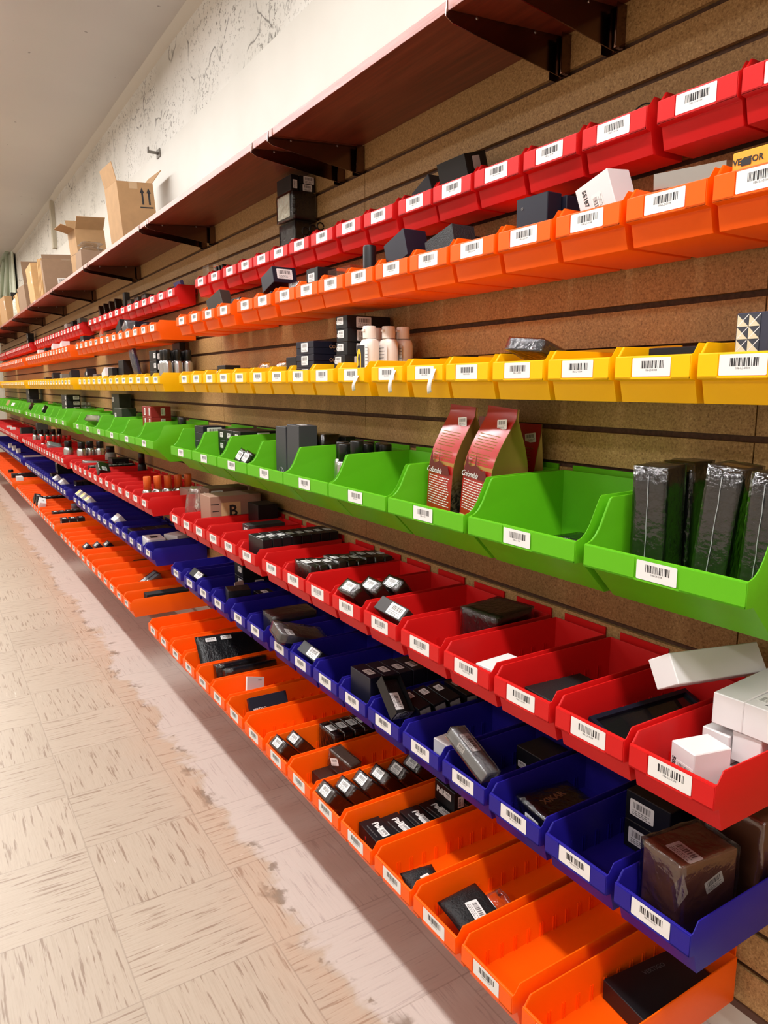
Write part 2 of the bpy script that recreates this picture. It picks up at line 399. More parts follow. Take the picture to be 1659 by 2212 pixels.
# ------------------------------------------------------------------ bins
ROW = dict(redT=(1.0, .362, 'red'), orT=(.917, .2055, 'orange'), yel=(.915, -.0245, 'yellow'), grn=(.85, -.333, 'green'),
           redB=(.80, -.563, 'red'), blu=(.835, -.818, 'blue'), orB=(.725, -1.043, 'orange'))
ROW = {k: (v[0], v[1]+FL, v[2]) for k, v in ROW.items()}
TH = .0028
def tray(D, w, prof_o, prof_i, ribs, rim_k):
    """one-piece moulded tray: outer side profile, cavity profile, front lip, rim"""
    bm = bmesh.new(); h = w/2; hi = h-TH
    O = [[bm.verts.new((x, s*h, z)) for x, z in prof_o] for s in (-1, 1)]
    I = [[bm.verts.new((x, s*hi, z)) for x, z in prof_i] for s in (-1, 1)]
    for q, side in ((O, 0), (O, 1)): bm.faces.new(q[side])
    for side in (0, 1): bm.faces.new(I[side])
    no, ni = len(prof_o), len(prof_i)
    # outer strip: front, bottom and back (A..F); A is index 0, F is index rim_k
    for k in range(rim_k): bm.faces.new((O[0][k], O[0][k+1], O[1][k+1], O[1][k]))
    # inner strip: front wall, bottom, back; I runs h, d.., e, f then the rim
    ki = 3
    for k in range(ki): bm.faces.new((I[0][k], I[1][k], I[1][k+1], I[0][k+1]))
    bm.faces.new((O[0][0], O[1][0], I[1][0], I[0][0]))               # front lip
    bm.faces.new((O[0][rim_k], I[0][3], I[1][3], O[1][rim_k]))       # back rim
    ro = list(range(rim_k, no))+[0]; ri = list(range(3, ni))+[0]
    for s in (0, 1):
        for a, b, c, d in zip(ro, ro[1:], ri, ri[1:]):
            bm.faces.new((O[s][a], O[s][b], I[s][d], I[s][c]))
    bmesh.ops.recalc_face_normals(bm, faces=bm.faces)
    bev(bm, .0011, 2, 20)
    for x in ribs[0]:
        for s in (-1, 1):
            for dxr in (-.003, .003):
                bbox(bm, (x+dxr-.0008, min(s*hi, s*(hi-.0020)), TH), (x+dxr+.0008, max(s*hi, s*(hi-.0020)), ribs[1]))
    return bm
def small_bin(D, w, m):
    Db = D-.0165
    po = [(0, .069), (0, .034), (.0115, .0325), (.020, 0), (Db, 0), (Db, .0845), (.0150, .0845), (.0035, .0695)]
    pi = [(.0045, .0692), (.0235, TH), (Db-TH, TH), (Db-TH, .0845), (.0168, .0845), (.0072, .0700)]
    ribs = [x for x in [.058+.0335*i for i in range(12)] if x < Db-.02]
    bm = tray(D, w, po, pi, (ribs, .033), 5)
    lw = .0352
    for s in (-1, 1):                                   # raised pads either side of the label recess
        vs0 = bbox(bm, (-.0013, min(s*lw, s*(w/2-.001)), .0352), (.0006, max(s*lw, s*(w/2-.001)), .0672))
    bbox(bm, (-.0013, -w/2+.001, .0352), (.0006, w/2-.001, .0376))
    bbox(bm, (Db-.0012, -w*.41, .052), (D-.0006, w*.41, .0545)); bbox(bm, (D-.0035, -w*.41, .05), (D-.0006, w*.41, .0935))
    return mesh_of('shelf_bin', bm, m, 32)
def big_bin(D, w, m):
    Db = D-.014; H = .162
    cur = [(.0035, .0935), (.012, .0965), (.021, .104), (.030, .117), (.0395, .137), (.050, .1585), (.0535, H-.0004)]
    po = [(0, .093), (0, .057), (.0165, .0565), (.072, 0), (Db, 0), (Db, H+.004), (.0545, H)]+cur[::-1][1:]
    pi = [(.0045, .0932), (.0755, TH), (Db-TH, TH), (Db-TH, H+.004), (.0565, H)]+[(x+.0028, z+.0006) for x, z in cur[::-1][1:]]
    bm = tray(D, w, po, pi, ([], .03), 5)
    lw = .0375
    for s in (-1, 1): bbox(bm, (-.0013, min(s*lw, s*(w/2-.001)), .058), (.0006, max(s*lw, s*(w/2-.001)), .0912))
    bbox(bm, (-.0013, -w/2+.001, .058), (.0006, w/2-.001, .0605))
    bbox(bm, (Db-.0012, -w*.45, .13), (D-.0006, w*.45, .1325)); bbox(bm, (D-.0035, -w*.45, .12), (D-.0006, w*.45, .175))
    return mesh_of('hopper_bin', bm, m, 32)
def text_mesh(s, size, m, bold=0, shear=0, depth=.0002, sx=1.0):
    cu = bpy.data.curves.new('lettering', 'FONT'); cu.body = s; cu.size = size; cu.extrude = depth
    cu.offset = bold*size; cu.shear = shear; cu.align_x = 'CENTER'; cu.align_y = 'CENTER'; cu.resolution_u = 2
    o = bpy.data.objects.new('tmp', cu); COL.objects.link(o); bpy.context.view_layer.update()
    me = bpy.data.meshes.new_from_object(o.evaluated_get(bpy.context.evaluated_depsgraph_get()))
    bpy.data.objects.remove(o); bpy.data.curves.remove(cu)
    me.materials.clear(); me.materials.append(m)
    if sx != 1: me.transform(Matrix.Scale(sx, 4, (1, 0, 0)))
    return me
FACE = {'-X': Matrix(((0, 0, -1), (-1, 0, 0), (0, 1, 0))), '-Y': Matrix(((1, 0, 0), (0, 0, -1), (0, 1, 0))),
        '+Z': Matrix(((0, 1, 0), (-1, 0, 0), (0, 0, 1))), '+Y': Matrix(((-1, 0, 0), (0, 0, 1), (0, 1, 0))), '+X': Matrix(((0, 0, 1), (1, 0, 0), (0, 1, 0))),
        '+Zy': Matrix(((1, 0, 0), (0, 1, 0), (0, 0, 1)))}
def bars(bm, x0, x1, z0, z1, seed, mi=1, n=44, lift=.00025):
    """bar code bars in the local xy plane"""
    r = random.Random(seed); x = x0; u = (x1-x0)/n
    while x < x1-u*.5:
        b = r.choice((1, 1, 2, 3))*u; g = r.choice((1, 1, 1, 2))*u
        b = min(b, x1-x)
        v = [bm.verts.new(p) for p in ((x, z0, lift), (x+b, z0, lift), (x+b, z1, lift), (x, z1, lift))]
        bm.faces.new(v).material_index = mi; x += b+g
def rrect(bm, x0, x1, y0, y1, r, z0, z1, mi=0, seg=3):
    pts = []
    for cx_, cy_, a0 in ((x1-r, y1-r, 0), (x0+r, y1-r, 90), (x0+r, y0+r, 180), (x1-r, y0+r, 270)):
        for k in range(seg+1):
            a = math.radians(a0+90*k/seg); pts.append((cx_+r*math.cos(a), cy_+r*math.sin(a)))
    lo = [bm.verts.new((x, y, z0)) for x, y in pts]; hi = [bm.verts.new((x, y, z1)) for x, y in pts]
    for k in range(len(pts)): bm.faces.new((lo[k], lo[(k+1) % len(pts)], hi[(k+1) % len(pts)], hi[k])).material_index = mi
    bm.faces.new(hi).material_index = mi; bm.faces.new(lo[::-1]).material_index = mi
def add_text(bm, s, size, x, y, mi, z=.0003):
    me = text_mesh(s, size, INK, depth=0)
    n0 = len(bm.verts); f0 = len(bm.faces); bm.from_mesh(me); bpy.data.meshes.remove(me)
    bm.verts.ensure_lookup_table(); bm.faces.ensure_lookup_table()
    for v in bm.verts[n0:]: v.co = Vector((v.co.x+x, v.co.y+y, z))
    for f in bm.faces[f0:]: f.material_index = mi
def shelf_label(code, seed):
    bm = bmesh.new(); rrect(bm, -.0335, .0335, -.0138, .0138, .0016, 0, .0002)
    bars(bm, -.0180, .0218, -.0020, .0090, seed)
    add_text(bm, code, .0042, .0005, -.0046, 1)
    return mesh_of('barcode_label', bm, [PAPER, INK])
def sticker_mesh(seed, w=.040, h=.024):
    bm = bmesh.new(); rrect(bm, -w/2, w/2, -h/2, h/2, .0022, 0, .0002)
    bars(bm, -w*.36, w*.36, -h*.02, h*.36, seed, n=34)
    r = random.Random(seed)
    for k, yy in enumerate((-.16, -.28, -.38)):
        x = -w*.38
        while x < w*(.34-.14*(k % 2)):
            d = r.uniform(.002, .006); v = [bm.verts.new(p) for p in ((x, yy*h-.0006, .00025), (min(x+d, w*.4), yy*h-.0006, .00025), (min(x+d, w*.4), yy*h+.0006, .00025), (x, yy*h+.0006, .00025))]
            bm.faces.new(v).material_index = 1; x += d+.0012
    return mesh_of('barcode_sticker', bm, [PAPER, INKG])
STK = [sticker_mesh(s) for s in (3, 8, 21)]
def put(parent, me, name, face, pos, rot=0, scale=None, **props):
    """place a flat mesh on a face of its parent"""
    M = FACE[face].to_4x4() @ Matrix.Rotation(math.radians(rot), 4, 'Z')
    if scale: M = M @ Matrix.Diagonal((scale[0], scale[1], 1, 1))
    o = bpy.data.objects.new(name, me); COL.objects.link(o); o.parent = parent
    M.translation = Vector(pos); o.matrix_local = M
    for k, v in props.items(): o[k] = v
    return o
NEAR = dict(
 redT=[.595, .733, .885, 1.030, 1.175, 1.318, 1.458, 1.616, 1.765, 1.918, 2.065, 2.213, 2.352, 2.496, 2.648, 2.813, 2.975],
 orT=[.570, .712, .856, 1.0, 1.143, 1.286, 1.427, 1.571, 1.714, 1.853, 1.995, 2.157, 2.302, 2.498, 2.658, 2.818, 2.982],
 yel=[.573, .716, .860, 1.004, 1.149, 1.292, 1.443, 1.609, 1.766, 1.913, 2.059, 2.208, 2.366, 2.518, 2.668, 2.822, 2.975],
 redB=[.557, .699, .845, .990, 1.138, 1.289, 1.437, 1.584, 1.726, 1.870, 2.055, 2.214, 2.360, 2.508, 2.655, 2.803],
 blu=[.596, .744, .890, 1.036, 1.182, 1.330, 1.475, 1.618, 1.766, 1.910, 2.095, 2.245, 2.440, 2.600, 2.767, 2.946],
 orB=[.672, .827, .977, 1.122, 1.270, 1.413, 1.556, 1.700, 1.856, 2.010, 2.159, 2.307, 2.460, 2.619, 2.779, 2.935])
GNEAR = [.635, .920, 1.200, 1.477, 1.749, 2.020, 2.293, 2.571, 2.849]
S2 = dict(redT=(3.40, .153), orT=(3.42, .156), yel=(3.40, .155), redB=(3.27, .1525), blu=(3.39, .1575), orB=(3.39, .1525))
S3 = dict(redT=5.67, orT=5.72, yel=5.68, redB=5.47, blu=5.71, orB=5.58)
S4 = dict(redT=8.46, orT=8.42, yel=8.43, redB=8.20, blu=8.50, orB=8.35)
S5 = dict(redT=11.02, orT=11.0, yel=11.0, redB=10.8, blu=11.05, orB=10.9)
ORD = 'first second third fourth fifth sixth seventh eighth ninth tenth eleventh twelfth thirteenth fourteenth fifteenth sixteenth seventeenth'.split()
RN = dict(redT='top red row', orT='upper orange row', yel='yellow row', grn='green row', redB='lower red row', blu='blue row', orB='bottom orange row')
CODE = dict(redT='186-L1-0104', orT='186-L2-0104', yel='186-L3-0304', grn='186-L4-104', redB='186-L5-0164', blu='186-L6-0104', orB='186-L7-0104')
SEC = ['nearest section', 'second section', 'third section', 'fourth section', 'farthest section']
BINY = {}; BINW = {}
for row in ROW:
    a, zb, colr = ROW[row]; D = WX-a-.0005; m = PL[colr]
    lab = shelf_label(CODE[row], hash(row) % 97 if False else sum(map(ord, row)))
    if row == 'grn':
        secs = [(GNEAR, .267), ([3.41+.333*k for k in range(6)], .312), ([5.65+.300*k for k in range(8)], .284), ([8.35+.30*k for k in range(8)], .284), ([10.95+.30*k for k in range(4)], .284)]
    else:
        secs = [(NEAR[row], .1325), ([S2[row][0]+S2[row][1]*k for k in range(13)], .1425), ([S3[row]+.1425*k for k in range(17)], .133), ([S4[row]+.1425*k for k in range(17)], .133), ([S5[row]+.1425*k for k in range(9)], .133)]
    for si, (ys, w) in enumerate(secs):
        me = big_bin(D, w, m) if row == 'grn' else small_bin(D, w, m)
        BINY[row, si] = ys; BINW[row, si] = w
        for k, y in enumerate(ys):
            o = link(colr+('_hopper_bin' if row == 'grn' else '_shelf_bin'), me, loc=(a, y, zb))
            tag(o, '%s plastic %s bin, %s from the right, %s of the %s' % (colr, 'hopper' if row == 'grn' else 'shelf', ORD[k], SEC[si], RN[row]), 'storage bin', '%s bins of the %s' % (colr, RN[row]))
            put(o, lab, 'barcode_label', '-X', (-.0012 if row == 'grn' else -.0006, 0, .0752 if row == 'grn' else .0523), label='white bar code label')
# ------------------------------------------------------------------ goods: builders
def wrap_mesh(s, seed, pad=.0016):
    bm = bmesh.new()
    bmesh.ops.create_cube(bm, size=1); bmesh.ops.subdivide_edges(bm, edges=bm.edges[:], cuts=5, use_grid_fill=True)
    for v in bm.verts:
        p = Vector(((v.co.x)*(s[0]+2*pad), v.co.y*(s[1]+2*pad), (v.co.z+.5)*(s[2]+2*pad)-pad))
        v.co = p+Vector((noise.noise(p*60+Vector((seed, 0, 0))), noise.noise(p*60+Vector((0, seed, 9))), noise.noise(p*60+Vector((5, 0, seed)))))*.0011
    for f in bm.faces: f.smooth = True
    return mesh_of('shrink_wrap', bm, FILM)
def face_pos(s, face, u, v, e=.0003):
    return {'-X': (-s[0]/2-e, -u*s[1], s[2]*(v+.5)), '+X': (s[0]/2+e, u*s[1], s[2]*(v+.5)), '-Y': (u*s[0], -s[1]/2-e, s[2]*(v+.5)),
            '+Y': (-u*s[0], s[1]/2+e, s[2]*(v+.5)), '+Z': (v*s[0], -u*s[1], s[2]+e), '+Zy': (u*s[0], v*s[1], s[2]+e)}[face]
ZF = {k: ROW[k][1]+TH+.0003 for k in ROW}
def inner_x(row, z):
    """depth behind the bin front where free space begins at height z above the bin base"""
    if row == 'grn': return .0045+(.0932-z)*(.071/.0904) if z < .0935 else -1
    return .0045+(.0692-z)*(.019/.0664) if z < .0697 else -1
def rim_z(row, x):
    if row == 'grn': return .0945+max(0, min(.07, (x-.02)*1.9)) if x < .06 else .167
    return .0705 if x < .004 else min(.0852, .0705+(x-.004)*1.3)
def settle(o, s, row, up=False, pad=0.0):
    """keep a box inside the bin it stands in: clear of side walls, front, back and slatwall"""
    a, zb = ROW[row][0], ROW[row][1]
    M = o.matrix_world.copy(); c = M @ Vector((0, 0, s[2]/2))
    best = min(((abs(c.y-y), y, w_) for (r, si), ys in BINY.items() if r == row for y in ys for w_ in (BINW[row, si],)), key=lambda t: t[0])
    yc, hw = best[1], best[2]/2-TH-.0022
    D = WX-a-.0005; xb = D-(.014 if row == 'grn' else .0165)-TH-.0012
    L = []
    g = [i/8-.5 for i in range(9)]
    S = [q+2*pad for q in s]
    for u in g:
        for v in g:
            for k in (-.5, .5): L += [Vector((u*S[0], v*S[1], k*S[2]+s[2]/2)), Vector((u*S[0], k*S[1], v*S[2]+s[2]/2)), Vector((k*S[0], u*S[1], v*S[2]+s[2]/2))]
    def pts(): return [M @ p for p in L]
    for it in range(4):
        P = pts(); low = [p for p in P if p.z-zb < rim_z(row, p.x-a)]
        if low:
            lo, hi = min(p.y for p in low), max(p.y for p in low)
            if hi-lo > 2*hw:
                M = M @ Matrix.Diagonal((1, max(.72, 2*hw/(hi-lo)), 1, 1)) if it < 3 else M
                continue
            if lo < yc-hw: M = Matrix.Translation((0, yc-hw-lo, 0)) @ M
            elif hi > yc+hw: M = Matrix.Translation((0, yc+hw-hi, 0)) @ M
            P = pts(); low = [p for p in P if p.z-zb < rim_z(row, p.x-a)]
            mx = max([p.x for p in low if p.z-zb < .0858 or row == 'grn'], default=0)
            if mx > a+xb: M = Matrix.Translation((a+xb-mx, 0, 0)) @ M
        wl = max(p.x for p in pts())
        if wl > WX-.0045: M = Matrix.Translation((WX-.0045-wl, 0, 0)) @ M
        if up:
            dz = 0
            for p in pts():
                x, z = p.x-a, p.z-zb
                if -.002 < x and z < (.0945 if row == 'grn' else .0705) and x < inner_x(row, z)+.0012:
                    zz = z
                    while zz < (.0945 if row == 'grn' else .0706) and x < inner_x(row, zz)+.0012: zz += .0006
                    dz = max(dz, zz-z)
            if dz: M = Matrix.Translation((0, 0, dz+.0003)) @ M
            break
        need = 0
        for p in pts():
            z = p.z-zb
            need = max(need, a+inner_x(row, z)+.0012-p.x)
        if need > 0:
            M = Matrix.Translation((need, 0, 0)) @ M
            wl = max(p.x for p in pts() if p.z-zb < rim_z(row, p.x-a)) if low else 0
            if wl > a+xb:                      # too deep for the bin: shorten it
                dx_ = max(p.x for p in pts())-min(p.x for p in pts()); M = M @ Matrix.Diagonal((max(.6, (dx_-(wl-a-xb)-.0005)/dx_), 1, 1, 1))
    o.matrix_world = M
def drop(o, s, X, Y, rot, z0, row=None, pad=0):
    """pose a box of size s about its centre, lowest corner at z0"""
    R = (Matrix.Rotation(math.radians(rot[2]), 4, 'Z') @ Matrix.Rotation(math.radians(rot[1]), 4, 'Y') @ Matrix.Rotation(math.radians(rot[0]), 4, 'X'))
    cs = [R @ Vector((sx*(s[0]/2+pad), sy*(s[1]/2+pad), sz*(s[2]/2+pad))) for sx in (-1, 1) for sy in (-1, 1) for sz in (-1, 1)]
    cz = z0-min(c.z for c in cs)
    M = Matrix.Translation((X, Y, cz)) @ R @ Matrix.Translation((0, 0, -s[2]/2))
    o.matrix_world = M
    if row: settle(o, s, row, rot[1] > 5, pad)
    return o
def carton(label, cat, X, Y, s, m, row=None, lift=0, z0=None, rot=(0, 0, 0), st=(), wrap=0, group=None, name='carton', lid=0, lidm=None, txt=()):
    """closed box; st: stickers (face, u, v, rotation, scale); txt: lettering; lid: height share of a lift-off lid"""
    if z0 is None: z0 = ZF[row]+lift
    if lid:
        bm = bmesh.new(); h = s[2]*(1-lid)
        bbox(bm, (-s[0]/2+.0008, -s[1]/2+.0008, 0), (s[0]/2-.0008, s[1]/2-.0008, h)); bev(bm, .0008)
        o = link(name, mesh_of(name, bm, m))
        bm = bmesh.new(); bbox(bm, (-s[0]/2, -s[1]/2, h+.0006), (s[0]/2, s[1]/2, s[2])); bev(bm, .0009); link('lid', mesh_of('lid', bm, lidm or m), o)
    else:
        o = link(name, box_mesh(name, s, m))
    tag(o, label, cat, group); drop(o, s, X, Y, rot, z0, row, (.0034 if wrap >= .002 and wrap < 1 else .0026 if wrap else 0))
    for i, t in enumerate(st):
        f, u, v, r, sc = t[:5]
        put(o, STK[(i+len(label)) % 3], 'barcode_sticker', f, face_pos(s, f, u, v, .0019 if wrap and len(t) > 5 else .0003), r, (sc, sc), label='white bar code sticker')
    for t in txt:
        f, u, v, r, me = t; put(o, me, 'lettering', f, face_pos(s, f, u, v, .0004), r)
    if wrap: link('shrink_wrap', wrap_mesh(s, len(label)+X*7, wrap if wrap > 1e-4 and wrap < 1 else .0016), o)
    return o
def by(row, k, sec=0): return BINY[row, sec][k]
TX = {}
def tx(s, size, m, bold=0, shear=0, sx=1.0):
    k = (s, size, m.name, bold, shear, sx)
    if k not in TX: TX[k] = text_mesh(s, size, m, bold, shear, .00015, sx)
    return TX[k]
def can(label, X, Y, z0, r, h, capm, group, bandm=None, cat='spray can', hcap=.26, bodym=None):
    bm = bmesh.new(); hb = h*(1-hcap)
    lathe(bm, [(r*.94, 0), (r, .003), (r, hb-r*.62), (r*.97, hb-r*.42), (r*.86, hb-r*.15), (r*.72, hb)], 26)
    o = link('spray_can', mesh_of('spray_can', bm, bodym or SILVER)); o.location = (X, Y, z0); tag(o, label, cat, group)
    bm = bmesh.new(); rc = r*.74
    lathe(bm, [(rc, hb+.0004), (rc, h-.003), (rc*.93, h)], 24); link('cap', mesh_of('cap', bm, capm), o)
    if bandm:
        bm = bmesh.new(); lathe(bm, [(r+.0003, .008), (r+.0004, .009), (r+.0004, hb*.52), (r+.0003, hb*.53)], 26); link('printed_band', mesh_of('printed_band', bm, bandm), o)
    return o
def pillow(name, L, W, H, m, seed, wr=.004, nx=16, ny=12):
    """soft padded envelope or bag, base centre at origin"""
    bm = bmesh.new(); grid = {}
    for s in (1, -1):
        for i in range(nx+1):
            for j in range(ny+1):
                u, v = i/nx*2-1, j/ny*2-1
                edge = i in (0, nx) or j in (0, ny)
                if s == -1 and edge: grid[s, i, j] = grid[1, i, j]; continue
                z = 0 if edge else H/2*((1-abs(u)**3)*(1-abs(v)**3))**.6
                p = Vector((u*L/2, v*W/2, s*z))
                d = noise.noise(p*45+Vector((seed, s, 0)))*wr*(0.4 if edge else 1)
                grid[s, i, j] = bm.verts.new(p+Vector((0, 0, d+H/2)))
    for s in (1, -1):
        for i in range(nx):
            for j in range(ny):
                q = [grid[s, i, j], grid[s, i+1, j], grid[s, i+1, j+1], grid[s, i, j+1]]
                f = bm.faces.new(q if s == 1 else q[::-1]); f.smooth = True
    return mesh_of(name, bm, m)
def tray_open(name, s, m, t=.0016):
    bm = bmesh.new(); x, y, z = s[0]/2, s[1]/2, s[2]
    bbox(bm, (-x, -y, 0), (x, y, t))
    bbox(bm, (-x, -y, t), (-x+t, y, z)); bbox(bm, (x-t, -y, t), (x, y, z)); bbox(bm, (-x+t, -y, t), (x-t, -y+t, z)); bbox(bm, (-x+t, y-t, t), (x-t, y, z))
    return mesh_of(name, bm, m)
# ------------------------------------------------------------------ top red row
Zr = ZF['redT']; R_ = 'redT'
carton('black wrapped carton at the bottom of the stack, with upside-down copper lettering', 'box', 1.057, 2.213, (.054, .112, .138), BLACKB, R_, wrap=.0008,
       st=[('-X', .36, 0, 90, .9)], txt=[('-Y', .02, -.10, 180, tx('XIKAR', .0145, COPPER, .03))])
mid_ = carton('plain black wrapped carton in the middle of the tall stack', 'box', 1.064, 2.213, (.080, .114, .080), BLACKB, z0=Zr+.1445, wrap=1)
bm = bmesh.new(); rrect(bm, -.045, .045, -.034, .034, .003, 0, .0003); me = mesh_of('silver_panel', bm, mat('silver foil panel', (214, 214, 196), .25, metal=.7, bump=.5, bscale=30))
put(mid_, me, 'silver_panel', '-X', (-.0432, 0, .040), 0)
carton('small black carton standing upright, left on top of the tall stack', 'box', 1.036, 2.213, (.026, .106, .0455), BLACKB, z0=Zr+.2296, st=[('-Y', 0, -.1, 90, .62)])
carton('small black carton with bar code, lower right on top of the tall stack', 'box', 1.078, 2.213, (.050, .106, .0225), BLACKB, z0=Zr+.2296, st=[('-Y', 0, 0, 0, .8)])
carton('small black carton with bar code, uppermost of the tall stack', 'box', 1.078, 2.213, (.050, .106, .0225), BLACKB, z0=Zr+.2526, st=[('-Y', .1, 0, 0, .9)])
o = link('open_carton', tray_open('open_carton', (.058, .096, .115), BLACKB)); tag(o, 'long open black carton leaning out of the top red row', 'box')
drop(o, (.058, .096, .115), 1.066, by(R_, 5)+.010, (0, -16, 0), Zr, R_)
bm = bmesh.new(); rrect(bm, -.014, .014, -.030, .030, .002, 0, .0003); pale = mesh_of('end_label', bm, mat('pale grey label', (196, 188, 186), .5))
for yy, zz in ((-.0004, .03), (-.0004, .095)): put(o, pale, 'end_label', '-Y', (0, -.0485, zz), 0, (.7, .42))
put(o, STK[0], 'barcode_sticker', '+Z', (-.01, .02, .1153), 0, (.9, .9))
carton('slate grey carton tipped over in the top red row', 'box', 1.062, by(R_, 7)-.085, (.052, .074, .088), mat('slate carton', (44, 44, 56), .45), R_, rot=(-24, 0, 0), lift=.006)
bm = bmesh.new(); tube(bm, [(.02*math.cos(a*.35), .016*math.sin(a*.35), .001*a) for a in range(19)], .0013, 6)
o = link('wire_loop', mesh_of('wire_loop', bm, CAPB)); tag(o, 'black wire loop peeking over a red bin, third from the right', 'cable'); o.matrix_world = Matrix.Translation((1.05, by(R_, 2)-.015, Zr+.077)) @ Matrix.Rotation(PI/2, 4, 'Y') @ Matrix.Rotation(PI/2, 4, 'Z')
for i in range(3):
    bm = bmesh.new(); tube(bm, [(0, 0, 0), (.002, .004, .05), (0, .002, .086+.004*i)], .0042, 8); bm2 = bmesh.new()
    tube(bm2, [(.011*math.cos(a*.5), 0, .098+.004*i+.011*math.sin(a*.5)) for a in range(13)], .0024, 6)
    o = link('scissors', mesh_of('blade_grip', bm, STEEL)); link('finger_loop', mesh_of('finger_loop', bm2, CAPB), o)
    tag(o, 'small black handled scissors, %s from the left, beside the tall stack' % ORD[i], 'scissors', 'scissors in the top red row'); o.location = (1.045+.012*i, by(R_, 10)+.045-.026*i, Zr+.003)
carton('yellow card sleeve standing in the top red row', 'box', 1.05, by(R_, 13)-.02, (.012, .085, .088), mat('yellow card', (226, 192, 70), .5), R_)
o = carton('clear acrylic box at the left end of the nearest top red bins', 'box', 1.045, by(R_, 16)+.005, (.045, .07, .115), ACRY, R_); link('inner_card', box_mesh('inner_card', (.03, .05, .07), mat('grey insert', (140, 146, 146), .5)), o, loc=(0, 0, .002))
for i in range(3):
    carton('black sleeve leaning beside the acrylic box, %s from the left' % ORD[i], 'box', 1.05, by(R_, 15)+.034-.032*i, (.055, .016, .095), BLACKB, R_, rot=(-18, 0, 0), group='black sleeves', st=[('-X', 0, .2, 90, .35)])
# clear plastic pack at the right edge
o = link('plastic_pack', pillow('plastic_pack', .11, .07, .03, BAGF, 4)); tag(o, 'crumpled clear plastic pack above the rightmost red bin', 'bag'); drop(o, (.11, .07, .026), 1.058, by(R_, 0)+.02, (0, -84, 0), Zr+.0005, R_, .003)
# ------------------------------------------------------------------ upper orange row
R_ = 'orT'; Z = ZF[R_]
oy_ = carton('orange-yellow carton with black pictograms at the right photo edge', 'box', .960, by(R_, 0)+.002, (.040, .112, .095), mat('orange yellow carton', (240, 168, 50), .5), R_, txt=[('-X', -.30, .36, 0, tx('VECTOR', .011, INK, .02))])
o = carton('black carton lettered in orange, behind the orange-yellow carton', 'box', 1.010, by(R_, 0)-.028, (.040, .066, .130), BLACKB, R_, txt=[('-X', -.05, .37, 0, tx('BUTANE', .0145, YELLI, .03)), ('-X', -.08, .22, 0, tx('INSERT', .0145, YELLI, .03))])
bm = bmesh.new(); x0 = -.048; rrect(bm, -.007, .007, -.004, .004, .001, 0, .0003); 
put(oy_, mesh_of('pictogram', bm, INK), 'pictogram', '-X', (-.0204, .036, .080))
o = link('silver_tray', tray_open('silver_tray', (.085, .118, .022), SILVER)); tag(o, 'shallow silver tray lying open-side up on a white carton', 'tray'); drop(o, (.085, .118, .022), 1.005, by(R_, 1)-.002, (4, -9, 0), Z+.074)
carton('white carton under the silver tray in the upper orange row', 'box', 1.005, by(R_, 1), (.095, .118, .066), WHITEB, R_)
carton('white carton printed 55187 poking out of an orange bin', 'box', .972, by(R_, 2)+.002, (.052, .070, .112), WHITEB, R_, rot=(-17, -6, 0), txt=[('-X', -.26, .30, -90, tx('55187', .011, INK, .02))], st=[('-X', .05, .12, 90, .9)])
for i in range(4):
    carton('upright navy carton, %s from the front of the row of four' % ORD[i], 'box', .9615+.0355*i, by(R_, 3)+(.012, .002, -.004, -.008)[i], (.034, .078, .122-.004*(i % 2)), NAVYB, R_, group='navy cartons in an orange bin', txt=[('-X', -.3, .36, 0, tx('o', .012, INKG))] if i == 0 else ())
carton('charcoal textured carton tilted in the upper orange row', 'box', .985, by(R_, 5)+.058, (.060, .098, .100), mat('textured black carton', (34, 36, 38), .5, bump=.6, bscale=400), R_, rot=(-14, 0, 0))
carton('small black carton behind the charcoal textured carton', 'box', 1.052, by(R_, 5)+.022, (.05, .05, .105), BLACKB, R_, rot=(-6, 0, 0))
carton('black carton with a pale oval label, right of the textured carton', 'box', 1.056, by(R_, 5)-.042, (.045, .03, .100), BLACKB, R_, rot=(-6, 0, 0), st=[('-X', 0, .25, 0, .5)])
carton('navy carton tilted on a white edge with sticker on top, upper orange row', 'box', .972, by(R_, 6)+.028, (.062, .085, .062), NAVYB, R_, lift=.052, rot=(-18, 0, 0), st=[('+Z', 0, 0, 0, 1.0)])
carton('white carton propping up the tilted navy carton', 'box', .980, by(R_, 6)+.030, (.055, .080, .050), WHITEB, R_)
bm = bmesh.new(); lathe(bm, [(.0165, 0), (.0165, .128), (.015, .132)], 20)
o = link('tube', mesh_of('tube', bm, BLACKB, 30)); tag(o, 'upright black cylinder tube in the upper orange row', 'tube'); o.location = (.972, by(R_, 7)+.040, Z)
for i, (k, dy, sx) in enumerate(((8, .036, .06), (8, -.028, .06), (9, -.05, .05))):
    if i == 2: continue
    o = carton('clear acrylic case, %s in the upper orange row' % ('left, with white dial mark' if i else 'left of the other acrylic case'), 'case', .975, by(R_, k)+dy-.0, (.075, .058, .092), ACRY, R_, group='acrylic cases')
    link('inner_card', box_mesh('inner_card', (.05, .040, .05), mat('taupe insert', (150, 132, 122), .5)), o, loc=(0, 0, .002))
carton('black carton with white label, left of the acrylic cases', 'box', .978, by(R_, 9)+.055, (.060, .068, .112), BLACKB, R_, st=[('-X', -.05, .28, 0, .95)])
carton('low grey carton with sticker in front of the black labelled carton', 'box', .952, by(R_, 10)-.012, (.034, .075, .082), mat('grey wrapped carton', (104, 104, 104), .4), R_, wrap=1, st=[('-X', .2, .25, 0, .6)])
carton('navy carton resting askew on top of another navy carton', 'box', .985, by(R_, 11)+.045, (.080, .090, .050), NAVYB, R_, lift=.080, rot=(-16, 0, 0), st=[('+Z', .1, -.1, 0, .9), ('-Y', 0, .05, 0, 1.3)])
